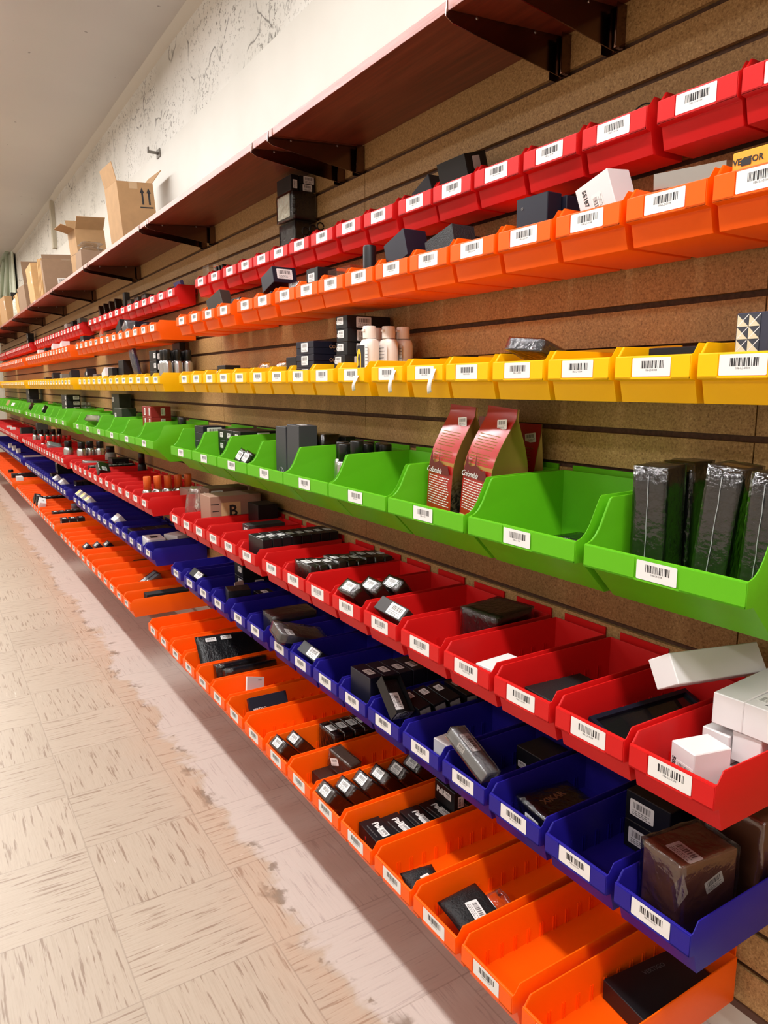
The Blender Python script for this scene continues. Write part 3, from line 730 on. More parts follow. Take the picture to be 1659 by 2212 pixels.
carton('navy carton underneath, tilted, with a white sticker', 'box', .972, by(R_, 11)+.035, (.070, .085, .044), NAVYB, R_, lift=.017, rot=(-12, 0, 0), st=[('-X', .1, .2, 0, .8)])
carton('black carton lying under the two navy cartons', 'box', .985, by(R_, 11)+.005, (.080, .110, .016), BLACKB, R_)
carton('small dark grey carton at the left end of the nearest orange bins', 'box', .965, by(R_, 14)+.03, (.045, .095, .062), mat('dark olive carton', (64, 58, 52), .5), R_, lift=.044, rot=(-22, 0, 14))
carton('black carton with white end sticker, beneath the small dark grey carton', 'box', .985, by(R_, 14)-.01, (.06, .110, .042), BLACKB, R_)
carton('flat black carton with white end label behind an orange bin rim', 'box', .998, by(R_, 13)+.005, (.07, .09, .094), BLACKB, R_, st=[('-X', .25, .38, 0, .5)])
# ------------------------------------------------------------------ yellow row
R_ = 'yel'; Z = ZF[R_]
o = carton('navy carton with triangle-patterned end at the right photo edge', 'box', .968, by(R_, 0)-.012, (.046, .090, .118), mat('slate navy carton', (52, 54, 70), .45), R_)
bm = bmesh.new()
cream, slate = mat('cream triangle print', (222, 208, 176), .5), mat('slate triangle print', (58, 60, 70), .5)
c = .0165
for i in range(2):
    for j in range(7):
        x0, y0 = -.0165+i*c, j*c+.001
        for tri, mi in ((((0, 0), (0, c), (c, 0)), 0), (((0, c), (c, c), (c, 0)), 1)):
            f = bm.faces.new([bm.verts.new((x0+p[0]*.97, y0+p[1]*.97, .0003)) for p in tri][::-1]); f.material_index = mi
        for p, q in (((.05*c, .05*c), (.95*c, .95*c)),):
            d = .00035
            f = bm.faces.new([bm.verts.new((x0+a, y0+b, .0004)) for a, b in ((p[0]+d, p[1]-d), (q[0]+d, q[1]-d), (q[0]-d, q[1]+d), (p[0]-d, p[1]+d))]); f.material_index = 2
put(o, mesh_of('triangle_print', bm, [cream, slate, WHITEI]), 'triangle_print', '-X', (-.0235, .0265, 0))
carton('flat black case hidden low in the second yellow bin', 'case', 1.0, by(R_, 1)-.006, (.075, .10, .079), BLACKB, R_)
carton('grey plastic-wrapped carton lying across a yellow bin front', 'box', .962, by(R_, 3)+.004, (.060, .092, .022), mat('grey slate carton', (58, 60, 68), .45), R_, lift=.058, rot=(5, 20, 0), wrap=1, st=[('+Z', .12, 0, 0, 1.35, 1)])
# lotion bottles
bpos = [(.962, -.012), (1.006, .0315), (1.006, -.0315), (1.050, .0315), (1.050, -.0315)]
def bottle(i, X, Y, label, front):
    bm = bmesh.new(); P = []
    for z, rx, ry in ((0, .019, .0275), (.003, .0203, .0288), (.120, .0203, .0288), (.128, .019, .0275), (.134, .015, .026), (.138, .0125, .0145)):
        P.append([bm.verts.new((rx*abs(math.cos(t))**.8*math.copysign(1, math.cos(t)), ry*abs(math.sin(t))**.8*math.copysign(1, math.sin(t)), z)) for t in [2*PI*k/28+.01 for k in range(28)]])
    for a, b in zip(P, P[1:]):
        for k in range(28): bm.faces.new((a[k], a[(k+1) % 28], b[(k+1) % 28], b[k]))
    bm.faces.new(P[0][::-1]); bm.faces.new(P[-1])
    o = link('lotion_bottle', mesh_of('lotion_bottle', bm, CAPW, 40)); o.location = (X, Y, Z); tag(o, label, 'bottle', 'lotion bottles in a yellow bin')
    bm = bmesh.new(); lathe(bm, [(.0165, .1385), (.0165, .166), (.0155, .168)], 24); bbox(bm, (-.0185, -.006, .155), (-.0155, .006, .160))
    link('flip_cap', mesh_of('flip_cap', bm, CAPW, 35), o)
    bm = bmesh.new(); rrect(bm, -.0258, .0258, -.045, .045, .004, 0, .0003, 0); lm = [WHITEI, INK, YELLI, INKG]
    if front:
        rrect(bm, -.0256, .012, -.044, .044, .003, .0003, .0004, 1)
        v = [bm.verts.new((x, y, .0005)) for x, y in [(-.026, -.03), (-.006, -.03)]+[(-.006+.0, .012)]+[(-.016+.010*math.cos(t), .016+.020*math.sin(t)) for t in [PI*k/8 for k in range(9)]]+[(-.026, .012)]]
        bm.faces.new(v).material_index = 2
        v = [bm.verts.new((x, y, .0006)) for x, y in ((-.024, -.034), (-.006, -.034), (-.007, -.012), (-.012, -.004), (-.012, .002), (-.009, .010), (-.011, .022), (-.018, .024), (-.021, .012), (-.019, .002), (-.019, -.004), (-.024, -.010))]
        bm.faces.new(v[::-1]).material_index = 1
        for k in range(9):
            v = [bm.verts.new((x, y, .0005)) for x, y in ((.015, .036-.008*k), (.027, .036-.008*k), (.027, .0374-.008*k), (.015, .0374-.008*k))]; bm.faces.new(v).material_index = 3
    else:
        for k in range(9):
            v = [bm.verts.new((x, y, .0004)) for x, y in ((-.020, .036-.008*k), (.012+(k*7 % 5)*.002, .036-.008*k), (.012+(k*7 % 5)*.002, .0376-.008*k), (-.020, .0376-.008*k))]; bm.faces.new(v).material_index = 3
    put(o, mesh_of('front_print', bm, lm), 'front_print', '-X', (-.0206, 0, .078))
    return o
for i, (X, dy) in enumerate(bpos):
    b = bottle(i, X, by(R_, 7)+dy, 'white lotion bottle with flip cap, '+['front left, showing the black and yellow print', 'second, right behind the front one', 'third, with text panel', 'at the back left', 'at the back right'][i], i in (0, 4))
    if i == 2: put(b, tx('dy.com', .015, WHITEI, .03), 'lettering', '-X', (-.0212, -.015, .078), 90)
# boxed goods with a name on the side
for i, zz in enumerate((.0, .0365, .073, .1095)):
    if i < 4:
        carton('navy carton lettered on its side, %s from the bottom of the low stack of four' % ORD[i], 'box', 1.010, by(R_, 9)-.003, (.148, .112, .0358), NAVYB, R_, lift=zz, lid=.5, group='low stack of navy cartons', st=[('-X', .0, .05, 0, 1.05)],
               txt=[('-Y', .0, .08, 0, tx('COLIBRI', .0135, COPPER, .015)), ('-Y', .0, -.24, 0, tx('EST. 1928', .0042, COPPER))])
for i in range(6):
    carton('black carton with copper-toned sticker, %s from the bottom of the tall stack of six' % ORD[i], 'box', 1.030, by(R_, 8)-.0275+(.003 if i % 2 else 0), (.135, .060, .0338), BLACKB, R_, lift=.0342*i, group='tall stack of black cartons', st=[('-X', -.1, .1, 0, .8), ('-Y', -.12, .0, 0, 1.15)],
           txt=[('-X', -.30, .0, 0, tx('CO', .012, WHITEI, .02))])
carton('small black carton with white base left of the navy stack', 'box', .985, by(R_, 10)+.005, (.04, .07, .108), BLACKB, R_)
for i, (k, dy) in enumerate(((11, .02), (12, .03))):
    o = link('zip_bag', pillow('zip_bag', .10, .085, .03, BAGF, 3+i)); tag(o, 'clear zip bag in a yellow bin, '+('with ochre contents' if i == 0 else 'left, nearly empty'), 'bag', 'zip bags'); drop(o, (.10, .085, .03), 1.0, by(R_, k)+dy, (0, -70, 0), Z, R_, .003)
    if i == 0: link('contents', box_mesh('contents', (.07, .06, .012), mat('ochre tobacco', (150, 112, 58), .8)), o, loc=(0, 0, .009))
carton('small black carton with slanted top in a yellow bin at left', 'box', .992, by(R_, 14)+.0, (.06, .085, .098), BLACKB, R_, rot=(0, 0, 0))
carton('white carton corner in front of the small slanted black carton', 'box', .944, by(R_, 14)-.035, (.016, .05, .076), WHITEB, R_)
# peeling label tails
for i, (k, dy) in enumerate(((7, -.037), (6, -.036), (5, -.037))):
    o = [c for c in COL.objects if c.get('label', '').startswith('yellow plastic shelf bin, %s from the right, nearest' % ORD[k])][0]
    bm = bmesh.new(); pr = None
    for q in range(11):
        t = q/10; z = .060-.048*t if i else .050-.034*t; x = -.0025-.010*math.sin(t*PI*.9)-.004*t; yy = dy-.004*math.sin(t*4)
        w2 = .0075*(1-.25*t)
        r = [bm.verts.new((x, yy-w2, z)), bm.verts.new((x-.002*t, yy+w2, z-.004*t))]
        if pr: f = bm.faces.new((pr[0], pr[1], r[1], r[0])); f.smooth = True
        pr = r
    me = mesh_of('peeling_tape', bm, PAPER); t_ = link('peeling_tape', me, o); md = t_.modifiers.new('thickness', 'SOLIDIFY'); md.thickness = .0004
# ------------------------------------------------------------------ green row
R_ = 'grn'; Z = ZF[R_]
for i, (X, Y, s, rot) in enumerate((((.948+.004), .728, (.070, .050, .205), (0, -1, 14)), (1.045, .742, (.060, .050, .208), (0, 0, 6)), (.960, .612, (.072, .046, .215), (5, 0, 10)), (.965, .538, (.075, .044, .212), (3, 0, 0)))):
    o = carton('tall black shrink-wrapped carton in the rightmost green bin, '+('left one with embossed oval crest', 'standing behind the left one', 'leaning in the middle', 'at the right photo edge')[i], 'box', X, Y, s, mat('black soft carton', (28, 28, 30), .38), R_, rot=rot, wrap=1, group='tall black wrapped cartons')
    if i == 0:
        bm = bmesh.new()
        for rr in (.020, .0165): tube(bm, [(rr*.8*math.cos(2*PI*k/24), rr*math.sin(2*PI*k/24), 0) for k in range(25)], .0005, 5)
        tube(bm, [(.008*math.sin(k), .013*math.cos(k*1.7), 0) for k in range(12)], .0005, 5)
        put(o, mesh_of('embossed_crest', bm, mat('black emboss', (44, 44, 46), .4)), 'embossed_crest', '-Y', (0.0, -.0252, .080))
    if i == 2:
        bm = bmesh.new(); rrect(bm, -.018, .018, -.012, .012, .001, 0, .0003); put(o, mesh_of('gold_sticker', bm, GOLD), 'gold_sticker', '+Z', (0, 0, .2153))
    bm = bmesh.new(); tube(bm, [(.0005*math.sin(k*2.1), .0004*math.cos(k), s[2]*.06+k*s[2]*.044) for k in range(21)], .0006, 5)
    put(o, mesh_of('seal_seam', bm, PAPER), 'seal_seam', '-X', (-s[0]/2-.0024, .004, 0)) if False else link('seal_seam', mesh_of('seal_seam', bm, mat('film seam', (170, 172, 174), .3)), o, loc=(-s[0]/2-.0022, .002, 0))
carton('flat black wrapped packet lying at the back of the second green bin', 'packet', 1.035, .930, (.062, .10, .045), BLACKB, R_, wrap=1, st=[('+Z', .15, .0, 0, 1.0, 1)])
# coffee bags
n = N('engraved bag print'); v = n.mapping((1, 1, 1)); w_ = n.noise(v, 14, 3)
ad = n.n('VectorMath', operation='ADD'); sc_ = n.n('CombineXYZ'); n.l(w_, sc_.inputs[0]); n.l(v, ad.inputs[0]); n.l(sc_.outputs[0], ad.inputs[1])
wv = n.n('TexWave', wave_type='RINGS'); wv.inputs['Scale'].default_value = 16; wv.inputs['Distortion'].default_value = 9; n.l(ad.outputs[0], wv.inputs['Vector'])
zz = n.xyz(v)[2]; up = n.ramp(zz, [(.10, (0, 0, 0)), (.15, (1, 1, 1))])
c = n.ramp(wv.outputs['Color'], [(.35, lin((52, 44, 34))), (.6, lin((120, 104, 78)))]); c = n.mix(up, c, lin((172, 134, 66)))
n.l(c, n.b.inputs['Base Color']); n.b.inputs['Metallic'].default_value = .55; n.b.inputs['Roughness'].default_value = .38; BAGP = n.m
def coffee_bag(label, X, Y, z0, w, h, d, lean, rz=0, tip=0, full=True):
    """gusseted stand-up bag, front towards -x"""
    bm = bmesh.new(); rows = []; nz_ = 14
    prof = lambda t: d*(1 if t < .55 else max(.045, 1-((t-.55)/.38)**1.5)) if t < .93 else d*.045
    for i in range(nz_+1):
        t = i/nz_; z = t*h; dd = prof(t); back = d*.5
        xf = -dd*.5; back = dd*.5; fold = .012*math.sin(min(1, t/.9)*PI)+.002
        xf += -.004*math.sin(t*PI)
        wq = w/2*(1-.02*math.sin(t*PI))
        pts = [(xf, -wq), (xf-.004*math.sin(t*PI), 0), (xf, wq), ((xf+back)/2, wq-fold), (back, wq), (back, -wq), ((xf+back)/2, -wq+fold)]
        rows.append([bm.verts.new((x, y, z)) for x, y in pts])
    for a, b in zip(rows, rows[1:]):
        for k in range(7): bm.faces.new((a[k], a[(k+1) % 7], b[(k+1) % 7], b[k])).smooth = True
    bm.faces.new(rows[0][::-1]); bm.faces.new(rows[-1])
    bmesh.ops.recalc_face_normals(bm, faces=bm.faces)
    o = link('coffee_bag', mesh_of('coffee_bag', bm, BAGP, 50)); tag(o, label, 'coffee bag', 'coffee bags in a green bin')
    def strip(name, t0, t1, m, dx=.0006, wk=.985):
        bm = bmesh.new(); pr = None; kk = 12
        for q in range(kk+1):
            t = t0+(t1-t0)*q/kk; i = min(nz_-1, int(t*nz_)); fr = t*nz_-i
            P = [rows_co[i][j].lerp(rows_co[i+1][j], fr) for j in (2, 1, 0)]
            r = [bm.verts.new((p.x-dx, p.y*wk, p.z)) for p in P]
            if pr:
                for j in (0, 1): bm.faces.new((pr[j], pr[j+1], r[j+1], r[j])).smooth = True
            pr = r
        link(name, mesh_of(name, bm, m), o)
    me = o.data; rows_co = [[me.vertices[i*7+j].co.copy() for j in range(7)] for i in range(nz_+1)]
    strip('printed_panel', .20, 1.0, REDP); strip('kraft_band', .005, .20, TAN)
    r = random.Random(len(label))
    bm = bmesh.new()
    for blk, (t0, t1, w0, mi) in enumerate(((.25, .46, .42, 0), (.70, .80, .36, 1), (.60, .66, .36, 1), (.53, .55, .36, 1))):
        nl = int((t1-t0)*h/.0052)
        for k in range(nl+1):
            t = t0+(t1-t0)*k/max(1, nl); i = min(nz_-1, int(t*nz_)); fr = t*nz_-i; p = rows_co[i][0].lerp(rows_co[i+1][0], fr)
            y = w*w0
            e = -w*w0*r.uniform(.75, 1)
            while y > e:
                L = r.uniform(.004, .010); y2 = max(y-L, e)
                f = bm.faces.new([bm.verts.new((p.x-.0012-.0035*math.sin(t*PI)*(1-abs(yy_)/(w/2)), yy_, p.z+zz_)) for yy_, zz_ in ((y, -.0009), (y2, -.0009), (y2, .0009), (y, .0009))]); f.material_index = mi; y = y2-.0016
    link('small_print', mesh_of('small_print', bm, [WHITEI, GOLD]), o)
    t = .50; p = rows_co[7][0]
    put(o, tx('Colombia', .017, WHITEI, 0, .45, .9), 'script_lettering', '-X', (p.x-.0062, w*.18, h*.505))
    # dark skyline print and a plain moustached portrait on the gusset
    bm = bmesh.new(); xs_ = [-.42, -.38, -.34, -.30, -.26, -.2, -.1, -.02, 0, .02, .1, .2, .34, .42]; hs = [.50, .56, .62, .66, .58, .56, .57, .58, .70, .58, .57, .55, .56, .5]
    top = [bm.verts.new((-xx*w, hh*h, 0)) for xx, hh in zip(xs_, hs)]; lo = [bm.verts.new((-xx*w, .49*h, 0)) for xx in xs_]
    for k in range(len(xs_)-1): bm.faces.new((lo[k], lo[k+1], top[k+1], top[k]))
    me2 = mesh_of('skyline_print', bm, mat('dark red print', (96, 22, 22), .35)); s_ = put(o, me2, 'skyline_print', '-X', (p.x-.0053, 0, 0), 0, (-1, 1))
    put(o, STK[1], 'price_sticker', '-X', (rows_co[12][0].x-.002, -w*.22, h*.885), 8, (.8, .8), label='white bar code sticker')
    R = Matrix.Translation((X, Y, z0+.001)) @ Matrix.Rotation(math.radians(rz), 4, 'Z') @ Matrix.Rotation(math.radians(tip), 4, 'X') @ Matrix.Rotation(math.radians(lean), 4, 'Y')
    cs = [R @ v_.co for v_ in o.data.vertices]; dz = z0-min(c_.z for c_ in cs)
    o.matrix_world = Matrix.Translation((0, 0, dz)) @ R
    return o
coffee_bag('red and gold coffee bag, front left in the green bin', .976, 1.262, Z, .100, .285, .084, 2.5, -5, 3)
coffee_bag('red and gold coffee bag, front right with the bar code sticker at its top', .976, 1.145, Z, .102, .283, .084, 3.5, -6, 4)
coffee_bag('red and gold coffee bag, behind the front right one', 1.074, 1.150, Z, .090, .252, .022, 1.5, 0, 0)
coffee_bag('red and gold coffee bag, rearmost against the slatwall', 1.076, 1.262, Z, .090, .262, .022, 1.0, 0, 0)
for i in range(3):
    o = link('gold_sachet', pillow('gold_sachet', .10, .11, .014, GOLD, 11+i, .003)); tag(o, 'flat gold foil sachet, %s from the bottom of the little pile' % ORD[i], 'sachet', 'gold foil sachets'); o.location = (1.0+.004*i, 1.415+.01*i, Z+.019*i+.004)
# spray cans in the green bin
gi = 0
lab = mat('cream and black can print', (150, 144, 132), .4, var=.8, bscale=150)
for gx, gy, hh in ((.954, 1.712, .178), (.954, 1.648, .19), (.985, 1.783, .178), (.998, 1.734, .178), (1.003, 1.684, .178), (1.040, 1.800, .178), (1.046, 1.744, .178), (1.058, 1.694, .178), (1.040, 1.647, .178)):
    can('silver spray can with black cap in a green bin, '+('showing its label' if gi == 1 else '%s counted from the front left' % ORD[gi]), gx, gy, Z, .024, hh, CAPB, 'spray cans in a green bin', lab if gi == 1 else None); gi += 1
def crest(o, z, r):
    bm = bmesh.new()
    for rr in (r, r*.9): tube(bm, [(rr*.86*math.cos(2*PI*k/28), rr*math.sin(2*PI*k/28), 0) for k in range(29)], .0004, 5)
    tube(bm, [(r*.38*math.cos(2*PI*k/14)-r*.2, r*.38*math.sin(2*PI*k/14)-r*.1, 0) for k in range(15)], .0005, 5)
    tube(bm, [(r*.3*math.cos(2*PI*k/14)+r*.22, r*.3*math.sin(2*PI*k/14)+r*.1, 0) for k in range(15)], .0005, 5)
    tube(bm, [(-r*.1, -r*.7, 0), (0, 0, 0), (r*.1, r*.7, 0)], .0005, 5)
    put(o, mesh_of('circular_crest', bm, mat('silver ink', (170, 170, 172), .4)), 'circular_crest', '-X', (-z[0], 0, z[1]))
o = carton('tall charcoal carton with circular crest, left of the pair', 'box', .942, 2.068, (.055, .074, .208), GREYB, R_, st=[('+Z', 0, 0, 0, .8)]); crest(o, (.0278, .062), .022)
o = carton('tall charcoal carton with circular crest, right of the pair', 'box', .948, 1.982, (.060, .082, .215), GREYB, R_, rot=(1.5, 0, 0), st=[('+Z', 0, 0, 0, .9)]); crest(o, (.0303, .066), .024)
carton('black wrapped carton standing behind the right charcoal carton', 'box', 1.0215, 1.965, (.054, .09, .185), BLACKB, R_, wrap=1, st=[('+Z', 0, 0, 0, 1)])
carton('black carton at the very back of the sixth green bin', 'box', 1.0725, 1.955, (.034, .13, .182), BLACKB, R_)
for i, (dy, X, lf) in enumerate(((.040, .925, .058), (-.026, .920, .056), (.008, 1.012, .072))):
    carton('black wrapped carton with large silver label leaning in a green bin, '+('left', 'middle', 'rear right')[i], 'box', X, by(R_, 6)+dy, (.070, .044, .046), BLACKB, R_, lift=lf-.02, rot=(10, 30 if i < 2 else -30, 0), wrap=1, group='wrapped cartons with silver labels', st=[('-X', 0, 0, 0, 1.15, 1)])
carton('black tray carrying the three wrapped cartons in a green bin', 'box', .972, by(R_, 6)-.014, (.074, .13, .034), BLACKB, R_)
o = carton('black carton with side sticker at the left of that green bin', 'box', .985, by(R_, 6)+.098, (.07, .05, .095), BLACKB, R_, lift=0, st=[('-X', -.1, .25, 0, .7)])
carton('grey wrapped carton behind the tall charcoal pair, left side', 'box', 1.056, by(R_, 6)-.085, (.046, .07, .13), mat('grey wrapped carton 2', (104, 98, 92), .4), R_, wrap=1)
for i in range(3):
    carton('navy carton with white side label, %s from the bottom of a green-bin stack' % ORD[i], 'box', .970, by(R_, 8)-.004, (.092, .105, .058), NAVYB, R_, lift=.0583*i, lid=.45, group='navy carton stack', st=[('-Y', .0, .1, 0, 1.5)] if i == 2 else ())
for j in range(2):
    for i in range(3):
        carton('black carton with end sticker, %s of the pile of six, %s' % (('lower layer', 'upper layer')[j], ('left', 'middle', 'right')[i]), 'box', 1.022, by(R_, 7)+.078-.078*i, (.145, .075, .040), BLACKB, R_, lift=.090+.0405*j, group='pile of six black cartons', st=[('-X', 0, .0, 0, .75), ('-Y', .1, 0, 0, 1.2)])
carton('wide black carton under the pile of six', 'box', 1.022, by(R_, 7), (.14, .24, .0895), BLACKB, R_)
# ------------------------------------------------------------------ lower red row
R_ = 'redB'; Z = ZF[R_]; y0 = by(R_, 0)
VIS = lambda: (('+Z', .12, -.30, 90, tx('VISOL', .014, INK, .0)),)
# pile of white cartons in the rightmost bin
carton('white carton on the bin floor at the front, printed 50534 with bar code', 'box', .872, y0+.004, (.062, .046, .072), WHITEB, R_, rot=(0, 0, -14), group='white cartons in the rightmost red bin', txt=[('-X', -.34, .05, -90, tx('50534', .010, INK, .02))], st=[('-X', .10, .05, 0, .85)])
carton('white carton lying low along the right side of the pile', 'box', .879, y0-.048, (.085, .022, .040), WHITEB, R_, group='white cartons in the rightmost red bin')
carton('white carton end-on, lower left of the pile, behind the printed one', 'box', .994, y0+.014, (.150, .042, .044), WHITEB, R_, lift=.030, group='white cartons in the rightmost red bin')
carton('white carton end-on, lower right of the pile', 'box', .998, y0-.030, (.150, .042, .044), WHITEB, R_, lift=.041, group='white cartons in the rightmost red bin')
carton('grey card tray hidden beneath the white cartons', 'box', 1.0, y0-.004, (.15, .098, .028), WHITEB, R_)
carton('white carton end-on, upper left of the pile, lettered top', 'box', 1.000, y0+.004, (.165, .044, .046), WHITEB, R_, lift=.0865, rot=(0, 0, 4), group='white cartons in the rightmost red bin')
carton('white carton end-on, upper right of the pile, with VISOL on top', 'box', 1.000, y0-.043, (.160, .044, .046), WHITEB, R_, lift=.0865, rot=(0, 0, 2), group='white cartons in the rightmost red bin', txt=VIS(), st=[('+Z', -.22, -.30, 90, .6)])
carton('white carton lying askew across the pile top with VISOL lettering', 'box', .990, y0+.079, (.185, .046, .046), WHITEB, R_, lift=.100, rot=(-32, 3, -8), group='white cartons in the rightmost red bin', txt=VIS(), st=[('+Z', -.22, -.32, 90, .6), ('+Z', 0, .33, 90, .7)])
o = link('picture_frame', tray_open('picture_frame', (.225, .082, .020), NAVYB, .008)); tag(o, 'dark framed display case with glass, in the second lower red bin', 'display case'); drop(o, (.225, .082, .020), .958, by(R_, 1)+.0, (20, 0, -3), Z, R_)
link('glass_pane', box_mesh('glass_pane', (.208, .065, .002), mat('dark glass', (24, 22, 24), .06, spec=.8)), o, loc=(0, 0, .012))
o = carton('flat black textured case lying in the third lower red bin', 'case', .925, by(R_, 2)+.004, (.130, .100, .034), mat('black leatherette', (26, 26, 28), .55, bump=.5, bscale=500), R_, rot=(0, 0, -4))
carton('white card box lying in the fourth lower red bin', 'box', .870, by(R_, 3)-.022, (.085, .058, .056), WHITEB, R_, rot=(0, 0, 4))
carton('dark brown carton in loose shrink wrap at the back of a red bin', 'box', 1.000, by(R_, 4)-.006, (.115, .096, .092), mat('aubergine carton', (46, 26, 32), .5), R_, rot=(0, 0, 8), wrap=.003, st=[('-Y', -.1, -.2, 0, .8, 1)])
carton('brown-black carton with large white label leaning over a red bin lip', 'box', .856, by(R_, 5)+.004, (.034, .090, .085), mat('espresso carton', (44, 36, 34), .45), R_, lift=.006, rot=(10, -44, 0), st=[('+Z', .18, 0, 0, 1.15)])
for i, (X, dy, lf, rx) in enumerate(((.846, .012, .002, -38), (.898, .002, .002, -38), (.950, -.010, .002, -38))):
    carton('wrapped dark carton leaning forward with white top label, %s of three from the front' % ORD[i], 'box', X, by(R_, 6)+dy, (.034, .060, .100), MAHOG, R_, lift=lf, rot=(0, rx, (1, -1, 1)[i]), wrap=1, group='three leaning wrapped cartons', st=[('+Z', 0, 0, 0, .95, 1)])
for i in range(9):
    carton('upright wrapped black carton, %s from the front in the row of nine' % ORD[i], 'box', .8405+.0288*i, by(R_, 8)+.004*math.sin(i*2.3), (.0245, .094, .091-.002*(i % 3)), mat('brown black carton', (40, 32, 30), .4), R_, rot=(0, 0, (-1) ** i*.6), wrap=.0003, group='row of nine wrapped cartons', st=[('+Z', .0, 0, 0, .72 if i else .9, 1)])
for i in range(8):
    carton('upright black carton, %s from the front in the row of eight' % ORD[i], 'box', .845+.0325*i, by(R_, 10)+.001, (.0305, .114, .106), BLACKB, R_, group='row of eight black cartons', st=[('+Z', .05, 0, 0, .8), ('-Y', .1, .12, 90, .62)])
carton('grey and black carton lettered AUSTIN across two empty red bins', 'box', .985, by(R_, 12)+.0, (.135, .060, .040), mat('grey black carton', (60, 58, 58), .45), R_, lift=.046, st=[('-X', 0, 0, 0, .75)], txt=[('-Y', .1, 0, 0, tx('AUSTIN', .014, INKG, .01))])
carton('black box supporting the AUSTIN carton', 'box', .985, by(R_, 12)+.0, (.13, .10, .0455), BLACKB, R_)
for i in range(2):
    carton('black carton against the slatwall beyond the AUSTIN carton, %s' % ('lower', 'upper')[i], 'box', 1.045, by(R_, 13)+.0, (.078, .096, .066), BLACKB, R_, lift=.0665*i, st=[('-X', 0, -.3, 0, .5)] if i == 0 else ())
o = carton('brown carton with a printed letter B and arrow on tan panel', 'box', .975, by(R_, 14)+.0, (.20, .112, .155), mat('rose brown carton', (168, 128, 108), .6), R_)
bm = bmesh.new(); rrect(bm, -.038, .038, -.045, .05, .001, 0, .0004); put(o, mesh_of('tan_panel', bm, TAN), 'tan_panel', '-Y', (-.02, -.0563, .08))
put(o, tx('B', .062, INK, .02), 'lettering', '-Y', (-.012, -.0569, .095))
bm = bmesh.new()
for q in (((-.024, -.020), (.020, -.020), (.020, -.026), (-.024, -.026)), ((-.034, -.023), (-.022, -.014), (-.022, -.032))): bm.faces.new([bm.verts.new((x, y, .0003)) for x, y in q])
bmesh.ops.recalc_face_normals(bm, faces=bm.faces); put(o, mesh_of('arrow', bm, INK), 'arrow', '-Y', (-.02, -.0569, .078))
bm = bmesh.new()
for k in range(5): bbox(bm, (-.034+(k % 2)*.006, -.0004, .02+.026*k), (-.002, 0, .023+.026*k))
link('print_lines', mesh_of('print_lines', bm, INK), o, loc=(-.064, -.0561, 0))
carton('brown carton with photo label and bar code, beyond the letter B carton', 'box', 1.0, by(R_, 15)-.012, (.16, .098, .165), mat('brown box 2', (120, 84, 62), .6), R_, lift=.0, st=[('-Y', -.3, .36, 0, 1.2), ('-X', .1, .3, 0, 1.1)])
o = link('poly_bag', pillow('poly_bag', .165, .10, .05, BAGF, 23, .006)); tag(o, 'upright clear poly bag at the left end of the nearest lower red bins', 'bag'); drop(o, (.165, .10, .05), .872, by(R_, 15)-.010, (0, -82, 0), Z, R_, .003)
# ------------------------------------------------------------------ blue row
R_ = 'blu'; Z = ZF[R_]; y0 = by(R_, 0)
CHOC = mat('chocolate brown carton', (116, 72, 50), .5, var=.1, bscale=20)
for i, (X, dy, s, rz) in enumerate(((.934, .010, (.112, .076, .122), -8), (1.052, -.004, (.055, .088, .155), 3))):
    o = carton('brown carton in clear poly bag, '+('front one with sticker on its top, rightmost blue bin' if i == 0 else 'behind the front one in the rightmost blue bin'), 'box', X, y0+dy, s, CHOC, R_, lift=.0045, rot=(0, 0, rz), st=[('+Z', .15, -.22, 0, 1.2), ('-Y', .1, .15, 20, .9)] if i == 0 else ())
    bm = bmesh.new(); bmesh.ops.create_cube(bm, size=1); bmesh.ops.subdivide_edges(bm, edges=bm.edges[:], cuts=9, use_grid_fill=True)
    for v_ in bm.verts:
        p = Vector((v_.co.x*(s[0]+.006), v_.co.y*(s[1]+.006), (v_.co.z+.5)*(s[2]+.004)))
        q = noise.noise(p*26+Vector((i*7, 3, 1))); v_.co = p+Vector((noise.noise(p*30)*.003, q*.003, abs(noise.noise(p*28+Vector((2, 2, 9))))*.003))
    for f in bm.faces: f.smooth = True
    if i == 0:                                     # gathered corner of the bag hanging at the front
        g = [bm.verts.new((-.060+.0, -.044+.020*k-.03*(k == 2), .118-.034*k)) for k in range(3)]; h_ = [bm.verts.new((-.066-.006*k, -.040+.016*k-.02, .100-.040*k)) for k in range(3)]
        for k in range(2): bm.faces.new((g[k], g[k+1], h_[k+1], h_[k]))
    link('poly_bag', mesh_of('poly_bag', bm, BAGF), o, label='crinkled clear poly bag')
for i in range(2):
    carton('black carton with white number label at the back of the second blue bin, %s' % ('lower', 'upper')[i], 'box', 1.045, by(R_, 1)-.008, (.085, .092, .054), BLACKB, R_, lift=.0545*i, group='stacked black cartons in the blue row', st=[('-X', -.12, .0, 0, 1.25)])
carton('black carton with copper XIKAR lettering on top, in the third blue bin', 'box', .935, by(R_, 2)-.006, (.118, .088, .052), BLACKB, R_, rot=(0, 0, -8), lift=.001, wrap=1, st=[('-X', .1, .0, 0, 1.0, 1)], txt=[('+Zy', .0, .1, 12, tx('XIKAR', .020, COPPER, .02))])
o = carton('grey wrapped strip pack with white label lying over a blue bin lip', 'box', .860, by(R_, 3)-.006, (.036, .118, .022), mat('silver grey pack', (150, 152, 154), .35), R_, lift=.046, rot=(24, 12, 6), wrap=.0025, st=[('+Z', -.14, 0, 0, 1.15, 1), ('-X', -.14, 0, 0, .5)])
carton('black carton with end label at the back of the fourth blue bin', 'box', 1.048, by(R_, 3)-.01, (.078, .095, .062), BLACKB, R_, st=[('-X', -.3, -.1, 0, .6)])
carton('white carton lying in the fifth blue bin', 'box', .918, by(R_, 4)-.018, (.075, .065, .062), WHITEB, R_, rot=(0, 0, 3))
